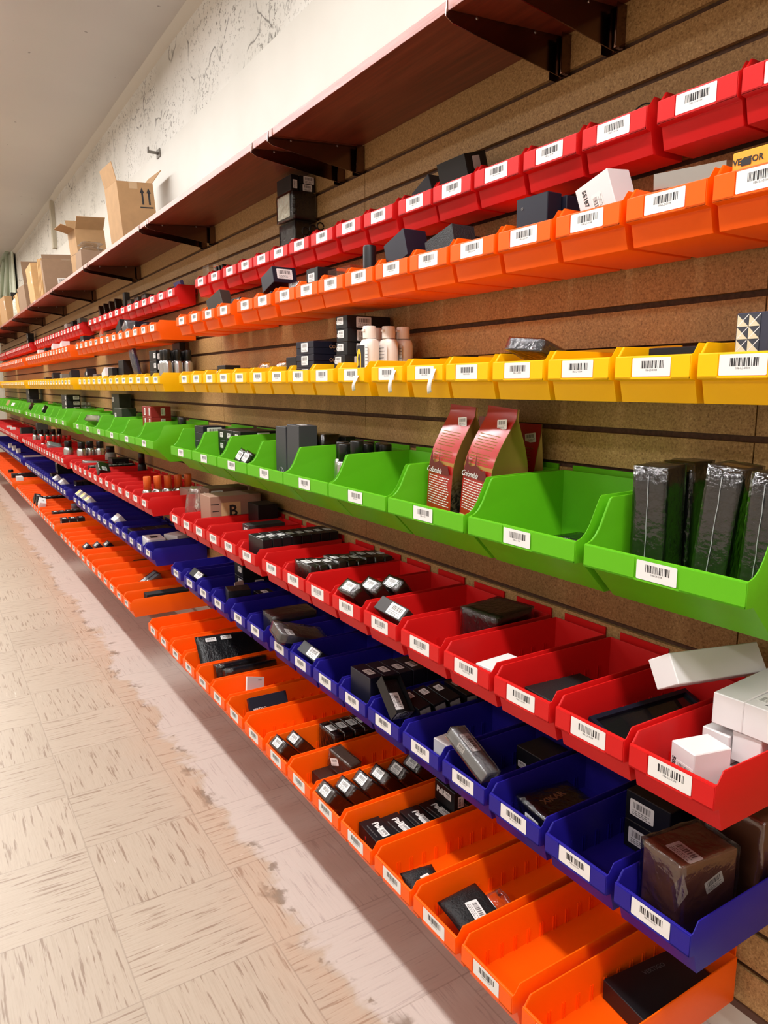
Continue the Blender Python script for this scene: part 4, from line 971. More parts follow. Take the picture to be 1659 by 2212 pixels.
RIBP = mat('black ribbed paper', (16, 16, 17), .5, bump=.7, bscale=300)
o = link('open_carton', tray_open('open_carton', (.052, .098, .030), BLACKB)); tag(o, 'open black sleeve carton with grey label end leaning on a blue bin lip', 'box'); drop(o, (.052, .098, .030), .872, by(R_, 5)+.005, (38, 8, 0), Z+.012, R_)
link('ribbed_liner', box_mesh('ribbed_liner', (.046, .092, .004), RIBP), o, loc=(0, 0, .012)); put(o, STK[2], 'barcode_sticker', '+Z', (-.004, -.012, .0163), 0, (1.1, 1.1), label='white bar code sticker')
def grey_end(o, s, f='-Y'):
    bm = bmesh.new(); rrect(bm, -s[0]*.42, s[0]*.42, -s[2]*.44, s[2]*.44, .001, 0, .0003, 0)
    r = min(s[0]*.30, .012)
    for rr in (r, r*.55): tube(bm, [(rr*math.cos(2*PI*k/20), s[2]*.2+rr*math.sin(2*PI*k/20), .0003) for k in range(21)], .0011, 5, 1)
    bars(bm, -s[0]*.33, s[0]*.15, -s[2]*.36, -s[2]*.08, 5, 1, 20, .0005)
    put(o, mesh_of('grey_end_label', bm, [mat('grey label', (150, 150, 152), .5), INK]), 'grey_end_label', f, face_pos(s, f, 0, 0), 0)
grey_end(o, (.052, .098, .030))
for i in range(4):
    s = (.033, .098, .092)
    o = carton('black sleeve carton with grey round-mark end, %s from the front, in a blue bin' % ORD[i], 'box', .925+.043*i, by(R_, 5)-.006, s, BLACKB, R_, rot=(0, -12 if i < 3 else 0, -4), group='grey-ended sleeve cartons', st=[('+Z', -.2, 0, 0, .7)]); grey_end(o, s)
for i in range(5):
    carton('upright black carton with top label, %s from the front, in the seventh blue bin' % ORD[i], 'box', .882+.0425*i, by(R_, 6)+.006, (.040, .096, .116-.002*i), NAVYB, R_, group='row of five cartons in a blue bin', st=[('+Z', .1, 0, 0, .85), ('-Y', .1, -.05, 90, .8)])
carton('black carton with white label leaning over a blue bin lip, beside the wrapped pack', 'box', .890, by(R_, 8)+.002, (.034, .090, .085), mat('graphite carton', (52, 54, 58), .4), R_, lift=.006, rot=(10, -44, 0), st=[('+Z', .2, 0, 0, 1.1)])
carton('crinkled film-wrapped pack with white label spilling over a blue bin lip', 'packet', .900, by(R_, 9)-.01, (.150, .088, .026), mat('smoky grey pack', (96, 94, 94), .4), R_, lift=.034, rot=(8, 17, -6), wrap=.004, st=[('+Z', .28, -.30, 0, 1.0, 1)])
carton('large grey film-wrapped carton standing in a blue bin', 'box', .950, by(R_, 10)-.010, (.148, .085, .095), mat('dim grey carton', (62, 60, 60), .45), R_, lift=.001, wrap=.0022, rot=(0, 0, -3))
carton('black carton with sloping lid at the front of a blue bin', 'box', .905, by(R_, 12)-.022, (.080, .070, .082), BLACKB, R_, rot=(0, 0, -12), lid=.4, lift=.02)
carton('black carton flat under the sloping-lid carton', 'box', .915, by(R_, 12)-.0, (.10, .105, .0195), BLACKB, R_)
carton('black carton with pale top label, behind the sloping-lid carton', 'box', 1.01, by(R_, 12)-.02, (.060, .085, .070), BLACKB, R_, st=[('+Z', -.1, 0, 0, .9)], lift=.0205 if False else 0)
for i in range(2):
    carton('black carton with white end label, %s of the two stacked in the blue row' % ('lower', 'upper')[i], 'box', 1.05, by(R_, 12)-.018, (.072, .085, .048), BLACKB, R_, lift=.0705+.0485*i if False else .0+.0485*i+.0, st=[('-X', .15, .1, 0, .9), ('-Y', .1, 0, 0, .8)]) if False else None
for i in range(2):
    carton('white paper sheet standing in a blue bin, %s of two' % ('left', 'right')[i], 'paper', .94+.03*i, by(R_, 12)+.048-.03*i, (.05, .003, .085), WHITEB, R_, rot=(-14, 0, 30), lift=.022) if i == 0 else None
for i in range(3):
    carton('black carton with white end label, %s of the stack of three in the blue row' % ('lower', 'middle', 'upper')[i], 'box', 1.03, by(R_, 13)-.004, (.110, .085, .048), BLACKB, R_, lift=.0485*i, group='stack of three in the blue row', st=[('-X', .15, .1, 0, .9), ('-Y', .1, 0, 0, .9)])
carton('black carton with white label leaning over a blue bin lip near the left end', 'box', .892, by(R_, 14)+.002, (.034, .092, .085), BLACKB, R_, lift=.006, rot=(10, -44, 0), st=[('+Z', .2, 0, 0, 1.1)])
carton('white strip carton lying in the leftmost of the nearest blue bins', 'box', .96, by(R_, 15)-.02, (.13, .04, .030), WHITEB, R_, lift=0)
# ------------------------------------------------------------------ bottom orange row
R_ = 'orB'; Z = ZF[R_]
carton('flat black carton lettered VERTIGO lying in the rightmost orange bin', 'box', .985, by(R_, 0)-.004, (.175, .100, .036), BLACKB, R_, rot=(0, 0, -6), txt=[('+Z', -.28, .05, 90, tx('VERTIGO', .012, mat('faint grey lettering', (74, 72, 74), .5), .0))])
carton('black carton lying behind the VERTIGO carton under the blue bin', 'box', 1.05, by(R_, 0)+.02, (.07, .085, .03), BLACKB, R_, lift=.0365, rot=(0, 0, 4)) if False else None
MESHP = mat('black woven mesh', (18, 18, 19), .55, bump=1.0, bscale=260)
o = link('mesh_pouch', pillow('mesh_pouch', .100, .104, .030, MESHP, 2, .003)); tag(o, 'black mesh pouch with white sticker and torn clear bag, in an orange bin', 'pouch'); drop(o, (.100, .104, .030), .818, by(R_, 2)-.002, (14, 0, 3), Z+.004, R_, .002)
put(o, STK[1], 'barcode_sticker', '+Z', (-.004, -.008, .0335), -8, (1.05, 1.15), label='white bar code sticker')
link('torn_bag', pillow('torn_bag', .05, .06, .016, BAGF, 31, .006), o, loc=(.062, -.012, .008))
o = link('mesh_pouch', pillow('mesh_pouch', .075, .072, .024, MESHP, 7, .003)); tag(o, 'smaller black mesh pouch with white sticker, in the next orange bin', 'pouch'); drop(o, (.075, .072, .024), .792, by(R_, 3)-.018, (14, 0, -8), Z+.004, R_, .002)
put(o, STK[0], 'barcode_sticker', '+Z', (.004, -.012, .0275), 10, (.85, .85), label='white bar code sticker')
def palio(o, s, top=True):
    put(o, tx('Palio', .021, WHITEI, .035, .12), 'lettering', '+Z', (.006, .008, s[2]+.0004), 8)
    put(o, tx('TRIPLE FLAME JET LIGHTER', .0042, INKG), 'lettering', '+Z', (-.016, .0, s[2]+.0004), 0)
    put(o, STK[1], 'barcode_sticker', '+Z', (.004, -.016, s[2]+.0006), 0, (.75, .75), label='white bar code sticker')
    bm = bmesh.new(); rrect(bm, -.004, .004, -.004, .004, .0015, 0, .0003); put(o, mesh_of('red_mark', bm, mat('coral ink', (226, 110, 100), .5)), 'red_mark', '-Y', (.014, -s[1]/2-.0003, s[2]*.6))
    put(o, tx('palio.ql', .0085, WHITEI, .02), 'lettering', '-Y', (-.004, -s[1]/2-.0004, s[2]*.45), 180)
    bm = bmesh.new(); rrect(bm, -.003, .003, -.004, .004, .0015, 0, .0003); put(o, mesh_of('red_mark', bm, mat('red ink', (190, 40, 36), .5)), 'red_mark', '-X', (-s[0]/2-.0003, .012, s[2]*.4))
s = (.052, .094, .034)
for i in range(5):
    o = carton('black lighter carton lettered Palio, %s from the front of the lying row' % ORD[i], 'box', .788+.0562*i, by(R_, 4)+.006, s, BLACKB, R_, rot=(0, 0, (-3, 1, -1, 2, 0)[i]), lift=(.020 if i == 0 else .012), group='Palio lighter cartons'); palio(o, s)
    carton('black carton forming the lower layer, %s from the front, under a Palio carton' % ORD[i], 'box', .788+.0562*i, by(R_, 4)+.006, (.050, .092, .0195 if i == 0 else .0115), BLACKB, R_, group='lower layer of lighter cartons')
o = carton('black lighter carton lettered Palio standing upright on the lying row', 'box', .992, by(R_, 4)+.010, (.030, .082, .052), BLACKB, R_, lift=.0475, rot=(0, 0, -2), st=[('-X', .16, .12, 0, .7), ('-Y', .1, 0, 90, .7)], txt=[('-X', -.16, .1, 0, tx('Palio', .021, WHITEI, .035, .12))])
for i in range(6):
    carton('wrapped dark carton leaning forward, white label up, %s from the front of six' % ORD[i], 'box', .770+.0502*i, by(R_, 5)+(.022, .018, .020, .022, .016, .020)[i], (.031, .060, .095), MAHOG, R_, rot=(0, -44, (-1, 1, -1, 1, 0, 1)[i]), lift=.001, wrap=.0012, group='six leaning wrapped cartons', st=[('+Z', 0, 0, 0, .9, 1)])
carton('wrapped dark carton lying on another, in the orange bin left of the six', 'box', .850, by(R_, 6)-.020, (.034, .085, .046), mat('taupe wrapped carton', (84, 62, 52), .4), R_, lift=.0385, rot=(10, 0, 10), wrap=.002, st=[('+Y', .0, 0, 0, .8), ('-X', -.2, 0, 30, .8, 1)])
carton('flat dark brown carton beneath the lying wrapped one', 'box', .840, by(R_, 6)+.006, (.10, .105, .036), BROWNB, R_)
for i in range(2):
    carton('wrapped dark carton leaning over the orange bin lip, %s of two' % ('front', 'rear')[i], 'box', .756+.0620*i, by(R_, 7)+.014, (.030, .056, .095), MAHOG, R_, rot=(0, -42, 1), lift=.001, wrap=.0012, group='two leaning wrapped cartons', st=[('+Z', 0, 0, 0, .9, 1)])
for i in range(6):
    carton('upright wrapped black carton with top label, %s from the front of the orange-bin row' % ORD[i], 'box', .892+.0325*i, by(R_, 7)-.004, (.0285, .090, .092), MAHOG, R_, wrap=.0004, rot=(0, 0, .5*(-1) ** i), group='upright wrapped cartons in an orange bin', st=[('+Z', 0, 0, 0, .9, 1)])
o = carton('black knife case lettered in white lying in an orange bin', 'case', .836, by(R_, 9)-.006, (.125, .018, .078), NAVYB, R_, rot=(-30, 0, -2), lift=.0135, txt=[('-Y', -.26, .0, 0, tx('VERTIGO', .0105, WHITEI, .02))])
carton('black sleeve under the knife case', 'case', .85, by(R_, 9)-.004, (.11, .07, .012), BLACKB, R_)
carton('white folded card standing diagonally in an orange bin', 'card', .850, by(R_, 10)-.008, (.085, .006, .082), WHITEB, R_, rot=(-14, 20, 24), txt=[('-Y', .24, .38, 0, tx('made in', .006, INK))])
for i in range(2):
    carton('long black case in crinkled film, %s, in an orange bin' % ('left', 'right')[i], 'case', .875+.012*i, by(R_, 11)+.028-.056*i, (.185, .026, .078), BLACKB, R_, rot=(-14, 0, 0), lift=.003, wrap=.0022, group='film wrapped long cases', st=[])
o = link('bubble_mailer', pillow('bubble_mailer', .265, .140, .030, mat('black bubble mailer', (16, 16, 17), .32, bump=1.0, bscale=150), 5, .003, 22, 12)); tag(o, 'black bubble mailer with two white stickers sticking out of an orange bin', 'mailer'); drop(o, (.265, .140, .030), .897, by(R_, 12)+.006, (46, 3, 0), Z+.014)
for xx, yy in ((-.080, .046), (-.022, .048)): put(o, STK[2], 'barcode_sticker', '+Zy', (xx, yy, .0290), 0, (1.0, .62), label='white bar code sticker')
# ------------------------------------------------------------------ goods of the second section
def sec_row(fmt, n, row, k, sec, X0, dX, s, m, st=(), grp=None, rot=(0, 0, 0), dy=0, wrap=0, lift=0, jit=0):
    for i in range(n):
        carton(fmt % ORD[i], 'box', X0+dX*i, by(row, k, sec)+dy+jit*(-1) ** i, s, m, row, rot=rot, st=st, group=grp, wrap=wrap, lift=lift)
carton('blue and white card pack tipped in the second section of the top red row', 'packet', 1.055, by('redT', 0, 1)+.005, (.016, .10, .105), mat('periwinkle card', (96, 100, 170), .5), 'redT', rot=(0, -18, 0))
carton('black flat pack left of the blue card pack', 'packet', 1.06, by('redT', 1, 1), (.03, .10, .092), BLACKB, 'redT')
carton('tall dark pack upright in the second section of the top red row', 'packet', 1.06, by('redT', 7, 1), (.03, .045, .165), mat('dark grey pack', (62, 62, 62), .5), 'redT')
for i in range(3):
    carton('small grey pack beside the tall dark pack, %s from the right' % ORD[i], 'packet', 1.06, by('redT', (4, 5, 6)[i], 1), (.045, .075, .105), mat('smoke grey pack', (120, 124, 120), .4), 'redT', wrap=1, group='small grey packs')
for i in range(4):
    carton('dark blister pack leaning left, %s from the right, top red row' % ORD[i], 'packet', 1.055, by('redT', 8+i, 1), (.040, .018, .15), (BLACKB, BROWNB)[i % 2], 'redT', rot=(-26, 0, 0), group='leaning blister packs', wrap=1)
carton('navy carton with white end standing in the second section, upper orange row', 'box', .985, by('orT', 3, 1)+.04, (.07, .10, .112), NAVYB, 'orT', st=[('-X', .3, .2, 90, .9)])
carton('dark patterned carton behind the navy carton with white end', 'box', 1.0, by('orT', 2, 1)+.02, (.07, .10, .094), BROWNB, 'orT')
carton('crumpled film pack left of the navy carton', 'packet', .975, by('orT', 4, 1)+.02, (.06, .09, .10), mat('grey film pack', (130, 130, 132), .4), 'orT', rot=(-20, 0, 0), wrap=.003)
carton('black carton tilted with pale top, second section, upper orange row', 'box', .975, by('orT', 5, 1)+.05, (.06, .115, .062), BLACKB, 'orT', lift=.045, rot=(-22, 0, 0), st=[('+Z', 0, 0, 0, 1.3)])
for i in range(2):
    carton('clear hang pack leaning far left in the upper orange row, %s' % ('front', 'rear')[i], 'packet', .985+.03*i, by('orT', 9+i, 1), (.012, .075, .122), ACRY, 'orT', rot=(-26, 0, 0), group='clear hang packs')
carton('black carton with white edge at the left end of the second orange section', 'box', .985, by('orT', 12, 1)+.0, (.07, .11, .12), BLACKB, 'orT', st=[('-X', .38, .1, 90, 1.1)])
# yellow row, second section
for i in ():
    can('silver aerosol can with black cap, second section of the yellow row, '+('%s along the front from the left' % ORD[i] if i < 4 else '%s of those hidden behind' % ORD[i-4]), X, by('yel', 0, 1)+dy+.02*(i < 4), Z0Y, .0265, .190, CAPB, 'aerosol cans in the yellow row', mat('teal can print', (96, 128, 124), .4, var=.5, bscale=60) if lb else None) if False else None
Zy = ZF['yel']
for i, (X, dy, lb) in enumerate(((.964, .030, 0), (1.011, .030, 0), (1.058, .030, 1), (.964, -.028, 0), (1.011, -.028, 1), (1.058, -.028, 1))):
    can('silver aerosol can with black cap in the yellow row, '+('front left', 'middle left', 'rear left', 'front right', 'middle right', 'rear right')[i], X, by('yel', 0, 1)+dy, Zy, .0225, .184, CAPB, 'aerosol cans in the yellow row', mat('teal can print', (96, 128, 124), .4, var=.5, bscale=60) if lb else None)
for i in range(4):
    carton('black carton with white logo print beside the aerosol cans, %s from the bottom' % ORD[i], 'box', .995, by('yel', 1, 1)+.0, (.095, .118, .046), BLACKB, 'yel', lift=.0465*i, group='black cartons beside the aerosol cans', st=[('-X', .3, .0, 0, .9), ('-Y', -.2, -.1, 0, 1.1)])
carton('black flat carton lying behind the aerosol cans', 'box', 1.074, by('yel', 1, 1), (.028, .115, .225), BLACKB, 'yel')
o = carton('blue hang card in clear blister leaning in the yellow row', 'packet', .985, by('yel', 4, 1)+.002, (.012, .105, .206), BLUEC, 'yel', rot=(-4, -10, 0), wrap=.0025, st=[('-X', .3, .42, 0, .8)], txt=[('-X', 0, .28, 0, tx('V', .022, GOLD, .02)), ('-X', 0, .12, 0, tx('LIGHTER', .012, INKG))])
sec_row('black slim carton, %s from the left, standing in the yellow row', 4, 'yel', 7, 1, .962, .031, (.028, .112, .126), BLACKB, st=[('-X', .44, 0, 90, .5)], grp='black slim cartons')
carton('tall black carton right of the slim cartons', 'box', 1.02, by('yel', 6, 1), (.09, .12, .164), BLACKB, 'yel')
carton('white and black carton tipped in the yellow row', 'box', .975, by('yel', 8, 1)+.02, (.06, .10, .056), WHITEB, 'yel', lift=.045, rot=(-20, 0, 0), st=[])
carton('grey pack low in the yellow row, left of the tipped carton', 'packet', .98, by('yel', 10, 1), (.06, .11, .095), mat('taupe pack', (96, 84, 84), .5), 'yel')
carton('black carton tilted over the end of the second yellow section', 'box', .985, by('yel', 12, 1)+.0, (.06, .095, .06), BLACKB, 'yel', lift=.05, rot=(-20, 0, 0), st=[('-X', .3, 0, 0, .8)])
# green row, second section
for i, (dy, lf) in enumerate(((.050, 0), (-.035, 0), (.050, .052), (-.035, .052))):
    carton('red carton with pale sticker, %s of the pile of four on a green bin' % ('lower left', 'lower right', 'upper left', 'upper right')[i], 'box', 1.015, by('grn', 1, 1)+.040+dy, (.10, .082, .0515), REDBOX, 'grn', lift=.125+lf, group='red carton pile', st=[('-X', .15, 0, 90, .9), ('-Y', .1, 0, 90, .9)])
carton('red base carton below the red pile', 'box', 1.015, by('grn', 1, 1)+.045, (.10, .19, .1245), REDBOX, 'grn')
carton('dark green hang-tab carton with white print, second green section', 'box', 1.053, by('grn', 4, 1)-.02, (.07, .20, .282), OLIVE, 'grn', st=[('-X', -.32, .38, 0, 1.2)], txt=[('-X', .18, .0, 0, tx('GUIDE', .018, WHITEI, .02))])
carton('dark green low carton in front of the hang-tab carton', 'box', 1.00, by('grn', 3, 1)+.0, (.08, .20, .205), OLIVE, 'grn', st=[('-X', -.3, .3, 0, 1.0)])
o = carton('camouflage hang pack propped on the fifth green bin of the second section', 'packet', .930, by('grn', 4, 1)+.0, (.13, .19, .030), CAMO, 'grn', lift=.05, rot=(0, 34, 10), wrap=.003, st=[('+Z', .3, -.3, 0, 1.0, 1)])
carton('small white packet in the third green bin of the second section', 'packet', .96, by('grn', 2, 1)-.06, (.05, .07, .028), WHITEB, 'grn', rot=(8, 0, 20))
for i in range(4):
    can('black bottle standing behind the second green section rim, %s from the left' % ORD[i], 1.045-.012*i, by('grn', 0, 1)+.07-.05*i, ZF['grn'], .021, .188, CAPB, 'black bottles', None, 'bottle', .3, BLACKB)
carton('clear pack wall behind the third green section', 'packet', 1.066, by('grn', 1, 2), (.03, .22, .21), ACRY, 'grn')
sec_row('black carton with white label strip, %s from the bottom of the tall green-row stack', 1, 'grn', 2, 2, .99, 0, (.12, .24, .05), BLACKB, grp=None)
for i in range(5):
    carton('black carton of the tall stack in the third green section, %s from the bottom' % ORD[i], 'box', 1.01, by('grn', 2, 2), (.10, .24, .042), BLACKB, 'grn', lift=.0505+.0425*i, group='tall stack in the third green section', st=[('-X', .3, 0, 0, 1.1), ('-Y', .2, 0, 0, 1.1)])
for i in range(4):
    o = link('poly_bag', pillow('poly_bag', .13, .105, .04, BAGF, 40+i, .006)); tag(o, 'crumpled clear poly bag piled on a green bin, %s of four from the right' % ORD[i], 'bag', 'poly bags on the green row'); drop(o, (.13, .105, .04), .975, by('grn', i//2, 2)+(-.064, .064)[i % 2], (0, -50, 0), ZF['grn']+.004, 'grn', .004)
carton('black carton with white edge tipped over a green bin in the third section', 'box', .925, by('grn', 4, 2), (.10, .10, .032), BLACKB, 'grn', lift=.06, rot=(24, 34, 0), st=[('-X', .0, 0, 0, 1.0), ('+Z', .2, 0, 0, 1.2)])
carton('dark red-brown carton tipped over a green bin, end of the third section', 'box', .925, by('grn', 7, 2), (.10, .10, .045), BROWNB, 'grn', lift=.06, rot=(20, 34, 0), st=[('-Y', 0, 0, 0, 1)])
for i in range(4):
    carton('black carton of the far green-row stack, %s from the bottom' % ORD[i], 'box', 1.02, by('grn', 1, 3), (.09, .26, .075), BLACKB, 'grn', lift=.0755*i, group='far green-row stack', st=[('-X', .3, 0, 0, 1)])
for i in range(3):
    carton('black carton right of the far green-row stack, %s from the bottom' % ORD[i], 'box', 1.02, by('grn', 0, 3)+.02, (.09, .20, .065), BLACKB, 'grn', lift=.0655*i, group='black cartons right of the far stack')
carton('white carton tipped in the fourth green section', 'box', .93, by('grn', 3, 3), (.11, .10, .035), WHITEB, 'grn', lift=.06, rot=(0, 30, 10))
carton('tan carton tipped in the fourth green section', 'box', .93, by('grn', 5, 3), (.11, .12, .06), TAN, 'grn', lift=.06, rot=(0, 30, -10))
# lower red row, second and third sections
Zr = ZF['redB']
for i in range(5):
    can('orange-capped aerosol can, %s from the front, in the lower red row' % ORD[i], 0.852+.0475*i, by('redB', 1, 1)-.02, Zr, .0232, .150, ORCAP, 'orange-capped cans', mat('pale can print', (190, 182, 176), .4, var=.35, bscale=90), hcap=.40)
carton('black card box behind the orange-capped cans', 'box', 1.03, by('redB', 0, 1), (.10, .12, .10), mat('pink brown carton', (150, 118, 104), .6), 'redB')
carton('small black carton with white label leaning over a red bin lip, second section', 'box', .845, by('redB', 7, 1), (.06, .10, .034), BLACKB, 'redB', lift=.036, rot=(22, 14, 0), wrap=1, st=[('+Z', .25, 0, 0, 1.1)])
sec_row('black carton with white top, %s from the front of the long red-bin row', 8, 'redB', 9, 1, .842, .0325, (.031, .10, .086), BLACKB, st=[('+Z', 0, 0, 0, .9)], grp='long row of white-topped cartons')
carton('clear wrapped strip across two red bins, second section', 'packet', .95, by('redB', 11, 1), (.20, .11, .016), mat('silver wrap', (176, 178, 182), .3), 'redB', lift=.05, rot=(0, 5, 0), wrap=.002)
carton('black box below the clear wrapped strip', 'box', .96, by('redB', 11, 1), (.2, .11, .045), BLACKB, 'redB')
for i in range(2):
    carton('black lettered carton at the back of the second red section, %s' % ('lower', 'upper')[i], 'box', 1.03, by('redB', 10, 1)-.0, (.10, .122, .056), BLACKB, 'redB', lift=.0565*i+(.0 if i == 0 else 0), txt=[('-Y', 0, 0, 0, tx('CUTTER', .016, INKG))])
can('black tall bottle at the back of the second red section', 1.062, by('redB', 7, 1), Zr, .024, .175, CAPB, None, None, 'bottle', .35, BLACKB)
for i, (X, k, dy) in enumerate(((.868, 1, .01), (.930, 0, -.01), (.992, 0, .022), (1.050, 0, -.026))):
    can('large silver can with black cap, %s from the left, third red section' % ORD[i], X, by('redB', k, 2)+dy, Zr, .033, .175, CAPB, 'large silver cans', mat('copper landscape print', (190, 132, 96), .35, var=.4, bscale=40))
can('clear jar with dark lid at the end of the second red section', 1.05, by('redB', 12, 1)+.01, Zr, .036, .165, CAPB, None, None, 'jar', .25, mat('grey jar', (150, 146, 140), .3))
for i in range(6):
    can('red-capped can, %s from the front, third red section' % ORD[i], 0.849+.0415*i, by('redB', 9, 2), Zr, .0195, .145, RCAP, 'red-capped cans', mat('pale can print', (190, 182, 176), .4), hcap=.42)
for i in range(5):
    can('silver can with black cap behind the red-capped cans, %s from the front' % ORD[i], .860+.051*i, by('redB', 13, 2), Zr, .0245, .17, CAPB, 'silver cans behind the red-capped ones')
carton('silver and black packet lying by the red-capped cans', 'packet', .875, by('redB', 6, 2), (.10, .10, .03), mat('silver wrap', (176, 178, 182), .3), 'redB', lift=.045, rot=(14, 16, 0), wrap=.002)
o = link('open_carton', tray_open('open_carton', (.12, .115, .14), BLACKB)); tag(o, 'open dark carton with silver liner, fourth red section', 'box'); o.location = (.905, by('redB', 1, 3), Zr)
carton('tall grey pack behind the open dark carton', 'packet', 1.03, by('redB', 0, 3), (.10, .115, .19), mat('dark grey pack', (62, 62, 62), .5), 'redB')
for i in range(2):
    carton('white packet in the fourth red section, %s' % ('right', 'left')[i], 'packet', .86, by('redB', 7+3*i, 3), (.05, .10, .10), WHITEB, 'redB', group='white packets')
# blue row, second and third sections
o = carton('white carton with a black camera print at the right end of the second blue section', 'box', .905, by('blu', 1, 1)-.0, (.085, .128, .090), WHITEB, 'blu', rot=(0, 0, -3))
bm = bmesh.new(); rrect(bm, -.022, .022, -.018, .018, .003, 0, .0003); pm = mesh_of('product_print', bm, INK); put(o, pm, 'product_print', '+Z', (0, 0, .0903)); put(o, pm, 'product_print', '-X', (-.0428, .02, .035), 0, (.7, .8))
o = carton('white carton with printed scene behind the camera print carton', 'box', 1.02, by('blu', 1, 1)-.01, (.085, .10, .095), WHITEB, 'blu', rot=(0, 0, 24)); put(o, pm, 'product_print', '-X', (-.0428, .0, .05), 0, (.9, .9))
sec_row('black carton with brown print, %s from the front, second blue section', 3, 'blu', 3, 1, .900, .0705, (.068, .115, .075), BLACKB, grp='black cartons of the second blue section', st=[('-Y', 0, 0, 0, 1)])
carton('white carton leaning out of the sixth blue bin, second section', 'box', .893, by('blu', 5, 1)-.01, (.05, .09, .10), WHITEB, 'blu', rot=(0, -38, 0), st=[('-X', 0, .2, 90, .6)], lift=.004)
for i in range(3):
    carton('white carton with yellow end leaning in the blue row, %s from the right' % ORD[i], 'box', .893, by('blu', 10+i, 1), (.045, .075, .11), WHITEB, 'blu', rot=(0, -38, 0), group='white cartons with yellow ends', lift=.002)
    q = bpy.data.objects
    o = list(LABELS.values())[-1]; bm = bmesh.new(); rrect(bm, -.03, .03, -.018, .018, .001, 0, .0003); put(o, mesh_of('yellow_end', bm, mat('pale yellow print', (232, 206, 130), .5)), 'yellow_end', '+Z', (0, 0, .1103), 0)
for i in range(2):
    carton('white carton leaning out of the third blue section, %s' % ('right', 'left')[i], 'box', .893, by('blu', 2+2*i, 2), (.05, .08, .11), WHITEB, 'blu', rot=(0, -38, 0), group='white cartons of the third blue section', lift=.002)
sec_row('dark patterned carton, %s of three in the third blue section', 3, 'blu', 1, 2, .955, .05, (.045, .115, .11), BLACKB, grp='dark patterned cartons', st=[('-X', 0, .1, 0, 1.3)])
for i in range(3):
    carton('black carton of the blue-row stack, third section, %s from the bottom' % ORD[i], 'box', 1.0, by('blu', 7, 2), (.14, .122, .07), BLACKB, 'blu', lift=.0705*i, group='blue-row stack of the third section', st=[('-X', .3, 0, 0, 1)])
carton('long black carton in front of the blue-row stack', 'box', .89, by('blu', 6, 2), (.05, .12, .10), BLACKB, 'blu')
carton('large white carton lying on the end of the third blue section', 'box', .97, by('blu', 0, 3)+.0, (.20, .115, .09), WHITEB, 'blu')
for i in range(3):
    carton('white packet in the fourth blue section, %s from the right' % ORD[i], 'packet', .88, by('blu', 4+3*i, 3), (.035, .11, .12), WHITEB, 'blu', rot=(-8, 0, 0), group='white packets of the fourth blue section')
# bottom orange row, second and third sections
for i in range(2):
    carton('long black cloth-wrapped case at the right end of the second orange section, %s' % ('right', 'left')[i], 'case', .92+.0*i, by('orB', 0, 1)-.010+.052*i if False else by('orB', 0, 1)+(-.030, .034)[i], (.20, .058, .062 if i == 0 else .072), mat('black cloth', (22, 22, 24), .8), 'orB', group='long black cases')
carton('black rod case poking out in front of the long black cases', 'case', .83, by('orB', 1, 1)+.0, (.12, .035, .04), BLACKB, 'orB')
for i in range(2):
    carton('silver wrapped bar standing askew in the second orange section, %s' % ('right', 'left')[i], 'packet', .92, by('orB', 2, 1)+.03-.05*i, (.10, .026, .055), mat('silver wrap', (176, 178, 182), .3), 'orB', rot=(0, -24, 20), wrap=.003, group='silver wrapped bars')
o = link('poly_bag', pillow('poly_bag', .09, .10, .05, BAGF, 61, .008)); tag(o, 'clear bag holding a pale disc in the second orange section', 'bag'); drop(o, (.09, .10, .05), .80, by('orB', 4, 1), (0, 0, 20), ZF['orB']+.004, 'orB', .004)
bm = bmesh.new(); lathe(bm, [(.024, 0), (.024, .004), (.008, .004)], 24); link('disc', mesh_of('disc', bm, TAN), o, loc=(0, 0, .02))
o = link('poly_bag', pillow('poly_bag', .20, .11, .02, BAGF, 67, .006)); tag(o, 'long clear bag lying over an orange bin rim, second section', 'bag'); drop(o, (.20, .11, .02), .85, by('orB', 6, 1), (0, 0, 0), ZF['orB']+.004, 'orB', .004)
sec_row('black carton with silver end leaning, %s of three in the second orange section', 3, 'orB', 8, 1, .80, .060, (.040, .085, .10), NAVYB, st=[('+Z', 0, 0, 0, .95)], grp='three silver-ended cartons', rot=(0, -40, 0))
carton('white strip lying in the second orange section', 'card', .84, by('orB', 10, 1), (.15, .03, .012), WHITEB, 'orB', lift=0)
carton('small dark carton far back in the second orange section', 'box', 1.0, by('orB', 5, 1), (.10, .10, .06), BROWNB, 'orB', st=[('-X', .3, 0, 0, .6)])
sec_row('black carton with white label, %s of three, right end of the third orange section', 3, 'orB', 0, 2, .80, .055, (.045, .09, .105), BLACKB, st=[('+Z', 0, 0, 0, .9), ('-X', 0, .2, 0, .9)], grp='three cartons of the third orange section')
sec_row('black carton with white top, %s from the front, third orange section', 6, 'orB', 3, 2, .80, .048, (.04, .09, .092), BLACKB, st=[('+Z', 0, 0, 0, .8)], grp='white-topped cartons of the third orange section')
can('clear tub with blue lid in the third orange section', .97, by('orB', 4, 2), ZF['orB'], .042, .12, mat('grey blue lid', (120, 132, 150), .4), None, None, 'tub', .3, mat('pale tub', (190, 180, 172), .4))
for i in range(3):
    carton('black and white carton tipped over an orange bin lip, third section, %s from the right' % ORD[i], 'box', .765, by('orB', 6+i, 2), (.05, .09, .055), (WHITEB, BLACKB, BLACKB)[i], 'orB', lift=.03, rot=(20, 14, 0), group='tipped cartons of the third orange section', st=[('+Z', 0, 0, 0, .9)])
sec_row('white-topped slim carton, %s from the front, far end of the third orange section', 7, 'orB', 9, 2, .80, .040, (.035, .1, .095), BLACKB, st=[('+Z', 0, 0, 0, .85)], grp='white-topped slim cartons')
